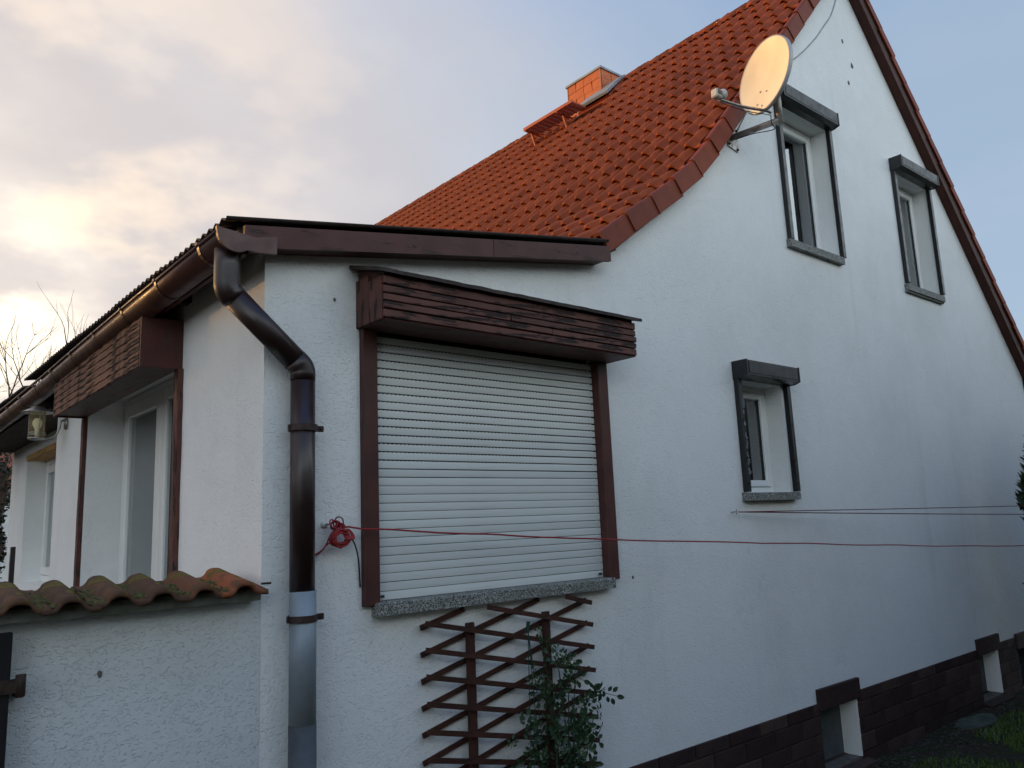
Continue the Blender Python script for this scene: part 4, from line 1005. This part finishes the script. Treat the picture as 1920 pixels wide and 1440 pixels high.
cc = random.Random(11)
pts = []
for i in range(150):
    a = i * 0.42; k = i / 150
    rx = 0.040 + 0.010 * math.sin(i * 0.13) + cc.uniform(-.003, .003); rz_ = 0.030 + 0.009 * math.sin(i * 0.19) + cc.uniform(-.003, .003)
    pts.append((1.740 + rx * math.cos(a), -0.060 - 0.012 * math.sin(i * 0.37), 1.672 + rz_ * math.sin(a) + 0.08 * 0.02 * math.cos(a)))
G().tube(smoothpts(pts, 2), 0.0036, 6).to('coil_loops', 'red_cord', coil, True)
pts = []
for i in range(46):
    a = i * 0.62; pts.append((1.772 + 0.016 * math.cos(a) + 0.0004 * i, -0.062 + 0.018 * math.sin(a), 1.688 + 0.022 * math.sin(a * 0.97 + 0.5)))
G().tube(smoothpts(pts, 2), 0.0038, 6).to('wrap_loops', 'red_cord', coil, True)
pts = []
for i in range(70):
    a = i * 0.8; k = i / 70
    pts.append((1.706 + 0.055 * k + 0.018 * math.cos(a) * (1.1 - 0.5 * k), -0.05 + 0.014 * math.sin(a * 1.3), 1.738 - 0.030 * k + 0.018 * math.sin(a)))
G().tube(smoothpts(pts, 2), 0.0035, 6).to('knot', 'red_cord', coil, True)
G().tube(smoothpts([(1.712, -0.05, 1.745), (1.728, -0.055, 1.765), (1.752, -0.055, 1.758), (1.758, -0.055, 1.73)], 6), 0.003, 6).to('loop', 'old_red_cord', coil, True)
G().tube(smoothpts([(1.725, -0.055, 1.72), (1.70, -0.045, 1.69), (1.675, -0.035, 1.635), (1.64, -0.03, 1.61), (1.61, -0.03, 1.598)], 6), 0.0034, 6).to('loose_end', 'old_red_cord', coil, True)
G().tube(smoothpts([(1.708, -0.055, 1.668), (1.68, -0.045, 1.645), (1.65, -0.035, 1.612), (1.61, -0.03, 1.596)], 6), 0.0034, 6).to('loose_end', 'red_cord', coil, True)
G().tube(smoothpts([(1.785, -0.06, 1.676), (1.815, -0.045, 1.65), (1.84, -0.03, 1.60), (1.858, -0.012, 1.54), (1.865, -0.008, 1.45)], 6), 0.0036, 6).to('loose_end', 'black_wire', coil, True)
cp = thing('clothes_post', (PP[0], PP[1], GZ), 'steel clothes post at the end of the red lines', 'post')
G().tube([(PP[0], PP[1], GZ), (PP[0], PP[1], 1.78)], 0.024, 12).to('pole', 'galvanised', cp, True)
G().tube([(PP[0], PP[1] - 0.3, 1.74), (PP[0], PP[1] + 0.3, 1.74)], 0.018, 10).to('crossbar', 'galvanised', cp, True)

# ------------------------------------------------------------------ trellis and climbing rose
tr = thing('trellis', (2.73, -0.05, GZ), 'brown wooden lattice trellis under the shuttered window', 'trellis')
for xa, zt in ((2.455, 1.235), (2.960, 1.238)):
    G().box((xa - 0.024, -0.046, GZ), (xa + 0.024, -0.026, zt), 0.003).to('post', 'trellis_wood_z', tr)
XL, XR, ZT, ZB = 2.178, 3.286, 1.300, -0.05
def lath(x0, z0, x1, z1, y):
    # clip against the top and the bottom of the frame
    if z0 > z1:
        if z0 > ZT: x0 += (z0 - ZT) / (z0 - z1) * (x1 - x0); z0 = ZT
        if z1 < ZB: x1 -= (ZB - z1) / (z0 - z1) * (x1 - x0); z1 = ZB
    else:
        if z1 > ZT: x1 -= (z1 - ZT) / (z1 - z0) * (x1 - x0); z1 = ZT
        if z0 < ZB: x0 += (ZB - z0) / (z1 - z0) * (x1 - x0); z0 = ZB
    if x1 - x0 < 0.1: return
    j = random.uniform(-0.003, 0.003)
    G().beam((x0, y, z0 + j), (x1, y, z1 - j), 0.009, 0.0245).to('lath', 'trellis_wood_x', tr)
for k in range(-2, 11): lath(XL, 1.262 - 0.1205 * k, XR, 1.262 - 0.1205 * k - 0.246, -0.062)
for k in range(-1, 12): lath(XL, 1.238 - 0.1205 * k, XR, 1.238 - 0.1205 * k + 0.268, -0.0185)
rose = thing('climbing_rose', (2.95, -0.10, GZ), 'green climbing rose tied to the right side of the trellis', 'plant')
rl = random.Random(21)
def leaf_mesh():
    g = G()
    for (px_, pz_, a, s) in ((0, 0.050, 0, 0.030), (-0.012, 0.032, 55, 0.026), (0.012, 0.032, -55, 0.026), (-0.010, 0.014, 65, 0.022), (0.010, 0.014, -65, 0.022)):
        ca, sa = math.cos(math.radians(a)), math.sin(math.radians(a)); k = len(g.v)
        for lx, lz, ly in ((0, 0, 0), (-0.32, 0.35, 0.12), (-0.30, 0.75, 0.12), (0, 1.15, -0.08), (0.30, 0.75, 0.12), (0.32, 0.35, 0.12), (0, 0.55, 0.0)):
            lx *= s; lz *= s; g.v.append(Vector((px_ + lx * ca - lz * sa, -ly * s, pz_ + lx * sa + lz * ca)))
        for i, j in ((0, 1), (1, 2), (2, 3), (3, 4), (4, 5), (5, 0)): g.f.append((k + i, k + 6, k + j))
    g.add([(-0.0012, 0, 0), (0.0012, 0, 0), (0.0008, 0, 0.055), (-0.0008, 0, 0.055)], [(0, 1, 2, 3)])
    return mesh('leaf', g.v, g.f, 'rose_leaf')
lme = leaf_mesh()
stems = []
def stem(pts, r0):
    p = smoothpts(pts, 5); n = len(p)
    p = [q + Vector((0.008 * mnoise.noise(q * 9), 0.008 * mnoise.noise(q * 9 + Vector((5, 0, 0))), 0)) for q in p]
    G().tube(p, [r0 * (1 - 0.75 * i / n) for i in range(n)], 6).to('stem', 'rose_stem', rose, True); stems.append(p)
stem([(2.92, -0.07, GZ), (2.95, -0.09, 0.3), (2.93, -0.10, 0.7), (2.90, -0.09, 0.95), (2.86, -0.09, 1.12)], 0.007)
stem([(2.95, -0.07, GZ), (3.00, -0.12, 0.35), (3.05, -0.13, 0.62), (3.16, -0.13, 0.78), (3.30, -0.12, 0.80)], 0.006)
stem([(2.93, -0.08, GZ), (2.88, -0.13, 0.25), (2.80, -0.13, 0.50), (2.74, -0.12, 0.66), (2.72, -0.11, 0.72)], 0.006)
stem([(2.95, -0.08, GZ + .2), (2.97, -0.15, 0.4), (2.98, -0.15, 0.7), (3.02, -0.13, 0.88), (3.08, -0.12, 0.93)], 0.005)
stem([(2.90, -0.08, GZ + .1), (2.86, -0.16, 0.35), (2.88, -0.16, 0.62), (2.86, -0.13, 0.82), (2.82, -0.11, 0.93)], 0.005)
stem([(2.98, -0.10, 0.2), (3.08, -0.13, 0.4), (3.15, -0.12, 0.58), (3.20, -0.11, 0.66)], 0.004)
stem([(2.99, -0.12, 0.72), (2.965, -0.11, 0.95), (2.98, -0.10, 1.02)], 0.004)
def put_leaf(p, s): link('leaf', lme, rose, p, (rl.uniform(-0.7, 0.7), rl.uniform(-2.4, 2.4), rl.uniform(-1.2, 1.2))).scale = (1.25 * s,) * 3
nleaf = 0
for p in stems:
    for i in range(3, len(p)):
        if p[i].z < 0.10: continue
        for k in range(rl.choice((1, 2, 2)) if p[i].z < 0.75 else rl.choice((1, 1, 2))): put_leaf(p[i] + Vector((rl.uniform(-.025, .025), rl.uniform(-.03, .01), rl.uniform(-.02, .02))), rl.uniform(0.65, 1.1)); nleaf += 1
for i in range(42):
    t = rl.random(); p = Vector((2.93 + rl.gauss(0, 0.095), -0.13 + rl.uniform(-.04, .04), 0.62 - 0.45 * t + rl.uniform(-.05, .1))); put_leaf(p, rl.uniform(0.7, 1.1))
for xa, xb in ((2.800, 2.775), (2.805, 2.83), (2.808, 2.87)):
    G().tube([(2.803, -0.07, 1.16), (xa * 0.5 + xb * 0.5, -0.078, 0.85), (xb, -0.08, 0.45)], 0.0022, 5).to('twine', 'green_twine', rose)
G().beam((2.796, -0.072, 1.15), (2.806, -0.072, 1.205), 0.006, 0.02, (1, 0, 0)).to('tie', 'green_twine', rose)

# ------------------------------------------------------------------ ground cover near the house
def cover():
    g = G(); rg = random.Random(4)
    for i in range(60000):
        x = rg.uniform(5.2, 11.5); y = rg.uniform(-3.0, 0.9)
        if y > -0.30 + 0.10 * mnoise.noise(Vector((x * 2, 0, 0))): continue
        m_ = mnoise.noise(Vector((x * 1.1, y * 1.1, 4)))
        if m_ < -0.12 + 0.5 * max(0, 1 + (y + 0.45) * 4) * 0.3: continue
        h = rg.uniform(0.02, 0.065); a = rg.uniform(0, 6.28); w_ = rg.uniform(0.003, 0.007); lx, ly = rg.uniform(-.03, .03), rg.uniform(-.03, .03)
        k = len(g.v); z = GZ + 0.02 * mnoise.noise(Vector((x * 0.7, y * 0.7, 0))) - 0.004
        g.v += [Vector((x - w_ * math.cos(a), y - w_ * math.sin(a), z)), Vector((x + w_ * math.cos(a), y + w_ * math.sin(a), z)), Vector((x + lx, y + ly, z + h))]
        g.f.append((k, k + 1, k + 2))
    o = g.to('grass', 'grass_blade'); o['kind'] = 'stuff'; o['label'] = 'short mossy grass along the foot of the gable'
    g = G()
    for i in range(2600):
        x = rg.uniform(5.0, 11.2); y = -0.03 - abs(rg.gauss(0, 0.28)); s = rg.uniform(0.006, 0.02); k = len(g.v); a = rg.uniform(0, 6.28)
        z = GZ + 0.02 * mnoise.noise(Vector((x * 0.7, y * 0.7, 0))) + 0.005
        g.v += [Vector((x + s * math.cos(a + q) * rg.uniform(.6, 1.2), y + s * math.sin(a + q) * rg.uniform(.6, 1.2), z + rg.uniform(-.003, .008))) for q in (0, 1.6, 3.1, 4.7)]; g.f.append((k, k + 1, k + 2, k + 3))
    o = g.to('leaf_litter', 'twig'); o['kind'] = 'stuff'; o['label'] = 'dead leaves and crumbs of earth at the wall foot'
cover()
g = G(); n = 12; vs = [(7.92 + 0.36 * math.cos(2 * math.pi * i / n) * random.uniform(.8, 1.1), -0.17 + 0.13 * math.sin(2 * math.pi * i / n) * random.uniform(.8, 1.1)) for i in range(n)]
tag(g.prism(vs, 2, GZ - 0.02, GZ + 0.014).to('stepping_stone', 'slab_stone'), 'flat mossy stone slab at the foot of the plinth', 'stone slab')
tag(G().box((1.325, 5.485, GZ), (1.365, 5.525, 1.69), 0.003).to('post', 'black_alu'), 'thin dark post in front of the porch window', 'post')

# ------------------------------------------------------------------ trees and neighbours
def branch(g, p, d, ln_, r, depth, rnd, spread=0.55):
    n = 4; pts = [p]; dd = d.copy()
    for i in range(n):
        dd = (dd + Vector((rnd.uniform(-.16, .16), rnd.uniform(-.16, .16), rnd.uniform(-.06, .16)))).normalized(); pts.append(pts[-1] + dd * ln_ / n)
    g.tube(pts, [r * (1 - 0.45 * i / n) for i in range(n + 1)], 7 if r > 0.05 else (5 if r > 0.012 else 3), False)
    if depth == 0: return
    for k in range(rnd.choice((2, 3, 3, 4))):
        i = rnd.choice((2, 3, 4, 4)); a = rnd.uniform(0, 6.28); o_ = dd.orthogonal().normalized(); o2 = dd.cross(o_)
        nd = (dd + (o_ * math.cos(a) + o2 * math.sin(a)) * rnd.uniform(0.4, 0.9) * spread * 1.6 + Vector((0, 0, 0.18))).normalized()
        branch(g, pts[i], nd, ln_ * rnd.uniform(0.55, 0.8), r * 0.52, depth - 1, rnd, spread)
def bare_tree(x, y, h, seed, label, r=0.13, lean=(0, 0)):
    t = thing('bare_tree', (x, y, GZ), label, 'tree'); rnd = random.Random(seed)
    top = Vector((x + lean[0], y + lean[1], GZ + h * 0.32))
    G().tube([(x, y, GZ - 0.1), (x + lean[0] * 0.4, y + lean[1] * 0.4, GZ + h * 0.16), top], [r * 1.25, r, r * 0.85], 10).to('trunk', 'bark', t, True)
    g = G()
    for k in range(6):
        a = k * 1.05 + rnd.uniform(-.3, .3); branch(g, top - Vector((0, 0, rnd.uniform(0, 0.25))), Vector((0.5 * math.cos(a), 0.5 * math.sin(a), 0.9)).normalized(), h * 0.27, r * 0.5, 4, rnd)
    g.to('crown', 'twig', t); return t
bare_tree(2.30, 16.5, 8.6, 5, 'leafless tree rising behind the corrugated roof edge', 0.12)
bare_tree(0.6, 22.0, 7.5, 9, 'leafless tree farther left beyond the porch roof', 0.14)
# ivy-clad trunk at the left edge
tk = thing('ivy_trunk', (2.06, 13.0, GZ), 'dark gnarled trunk with ivy at the left edge', 'tree')
g = G(); rt = random.Random(8); pts = []; rad = []
for i in range(15): z = GZ + 3.3 * i / 14; pts.append((2.05 + 0.10 * mnoise.noise(Vector((z * 1.3, 0, 0))), 13.0, z)); rad.append(0.26 + 0.10 * mnoise.noise(Vector((z * 2.7, 3, 0))))
g.tube(pts, rad, 12); g.to('trunk', 'bark', tk, True)
g = G()
for i in range(2600):
    z = rt.uniform(GZ, 3.35); a = rt.uniform(0, 6.28); c_ = Vector((2.05 + 0.10 * mnoise.noise(Vector((z * 1.3, 0, 0))), 13.0, z)); rr_ = 0.25 + 0.10 * mnoise.noise(Vector((z * 2.7, 3, 0))) + 0.09 * mnoise.noise(Vector((z * 2.2, a, 1))) + rt.uniform(0, .07)
    p = c_ + Vector((rr_ * math.cos(a), rr_ * math.sin(a), 0)); k = len(g.v)
    for q in range(4): g.v.append(p + Vector((rt.uniform(-.05, .05), rt.uniform(-.05, .05), rt.uniform(-.05, .05))))
    g.f.append((k, k + 1, k + 2, k + 3))
g.to('ivy', 'ivy_leaf', tk)
# neighbour's house far behind
nh = thing('far_house', (5.2, 30.0, GZ), 'distant pale house with red roof glimpsed past the porch', 'house')
wall_poly([(2.2, GZ), (9.5, GZ), (9.5, 3.9), (2.2, 3.9)], [[(3.0, 1.4), (4.0, 1.4), (4.0, 2.7), (3.0, 2.7)]], 1, 30.0, 30.3).to('wall', 'far_wall', nh)
G().box((2.2, 30.3, GZ), (2.5, 36, 3.9)).to('wall', 'far_wall', nh); G().box((9.2, 30.3, GZ), (9.5, 36, 3.9)).to('wall', 'far_wall', nh)
G().prism([(29.6, 3.75), (33.1, 6.6), (36.5, 3.75), (36.5, 3.9), (33.1, 6.8), (29.6, 3.9)], 0, 1.9, 9.8).to('roof', 'far_roof', nh)
G().box((3.0, 30.1, 1.4), (4.0, 30.14, 2.7)).to('window', 'window_glass', nh); G().box((2.95, 30.18, 1.35), (4.05, 30.2, 2.75)).to('curtain', 'curtain', nh)
# evergreen at the right edge
def conifer(x, y, h, r, seed, label, n=9000, name='conifer'):
    t = thing(name, (x, y, GZ), label, 'conifer'); rnd = random.Random(seed)
    G().tube([(x, y, GZ - .1), (x, y, GZ + h * 0.9)], [0.10, 0.02], 8).to('trunk', 'bark', t, True)
    g = G()
    for i in range(n):
        k_ = rnd.random(); z = GZ + 0.1 + (h - 0.1) * k_; a = rnd.uniform(0, 6.28)
        R_ = r * min(1.0, 1.75 * (1 - k_) ** 0.62) * (0.86 + 0.28 * mnoise.noise(Vector((math.cos(a) * 2.2, math.sin(a) * 2.2, z * 2.0 + seed)))) * (1 - 0.55 * rnd.random() ** 3)
        p = Vector((x + R_ * math.cos(a), y + R_ * math.sin(a), z)); s = rnd.uniform(0.05, 0.12)
        d_ = Vector((math.cos(a) * 0.6, math.sin(a) * 0.6, 0.9)) + Vector((rnd.uniform(-.5, .5), rnd.uniform(-.5, .5), rnd.uniform(-.3, .3))); d_.normalize()
        sd_ = d_.orthogonal().normalized(); sd_ = Matrix.Rotation(rnd.uniform(0, 6.28), 3, d_) @ sd_; k = len(g.v)
        g.v += [p - sd_ * s * 0.28, p + d_ * s * 0.5 - sd_ * s * 0.1, p + d_ * s, p + sd_ * s * 0.28]; g.f.append((k, k + 1, k + 2, k + 3))
    g.to('crown', 'conifer_leaf', t); return t
conifer(9.40, -0.88, 3.15, 0.60, 3, 'dark evergreen column in front of the right end of the gable')
# tall hedges out of view, added to shade the lower walls
def shade_hedge(x0, x1, y0, y1, h, seed, label):
    t = thing('shade_hedge', ((x0 + x1) / 2, (y0 + y1) / 2, GZ), label, 'shade_hedge'); rnd = random.Random(seed)
    G().box((x0 + .25, y0 + .25, GZ - .1), (x1 - .25, y1 - .25, h - 0.3)).to('shade_hedge_core', 'shade_hedge_leaf', t)
    g = G(); area = 2 * (x1 - x0 + y1 - y0) * h + (x1 - x0) * (y1 - y0)
    for i in range(min(26000, int(area * 120))):
        f = rnd.random(); z = rnd.uniform(GZ, h)
        if f < 0.42: p = Vector((rnd.uniform(x0, x1), y0, z)); nn = Vector((0, -1, 0))
        elif f < 0.5: p = Vector((rnd.choice((x0, x1)), rnd.uniform(y0, y1), z)); nn = Vector((-1 if p.x == x0 else 1, 0, 0))
        elif f < 0.86: p = Vector((rnd.uniform(x0, x1), y1, z)); nn = Vector((0, 1, 0))
        else: p = Vector((rnd.uniform(x0, x1), rnd.uniform(y0, y1), h)); nn = Vector((0, 0, 1))
        p = p + nn * (0.22 * mnoise.noise(p * 1.3) - 0.12 + rnd.uniform(-.08, .08)) + (Vector((0, 0, 0.35 * mnoise.noise(Vector((p.x * 0.8, p.y * 0.8, 2))))) if nn.z else Vector((0, 0, 0)))
        s = rnd.uniform(0.10, 0.22); d_ = (nn + Vector((rnd.uniform(-.8, .8), rnd.uniform(-.8, .8), rnd.uniform(-.2, 1)))).normalized(); sd_ = Matrix.Rotation(rnd.uniform(0, 6.28), 3, d_) @ d_.orthogonal().normalized(); k = len(g.v)
        g.v += [p - sd_ * s * 0.4, p + d_ * s * 0.5 - sd_ * s * 0.3, p + d_ * s, p + sd_ * s * 0.4]; g.f.append((k, k + 1, k + 2, k + 3))
    g.to('shade_hedge_foliage', 'shade_hedge_leaf', t); return t
shade_hedge(-5.0, 6.4, -9.0, -7.4, 4.4, 1, 'unseen evergreen hedge across the garden, added to shade the gable')
shade_hedge(6.6, 18.0, -7.0, -5.4, 5.2, 3, 'unseen evergreen hedge farther right, added to shade the gable')
shade_hedge(-17.0, -3.0, 21.0, 22.6, 5.9, 2, 'unseen evergreen hedge added to keep low sun off the side wall')
S.render.film_transparent = False
S.cycles.max_bounces = 8; S.cycles.transparent_max_bounces = 12
S.cycles.use_denoising = True
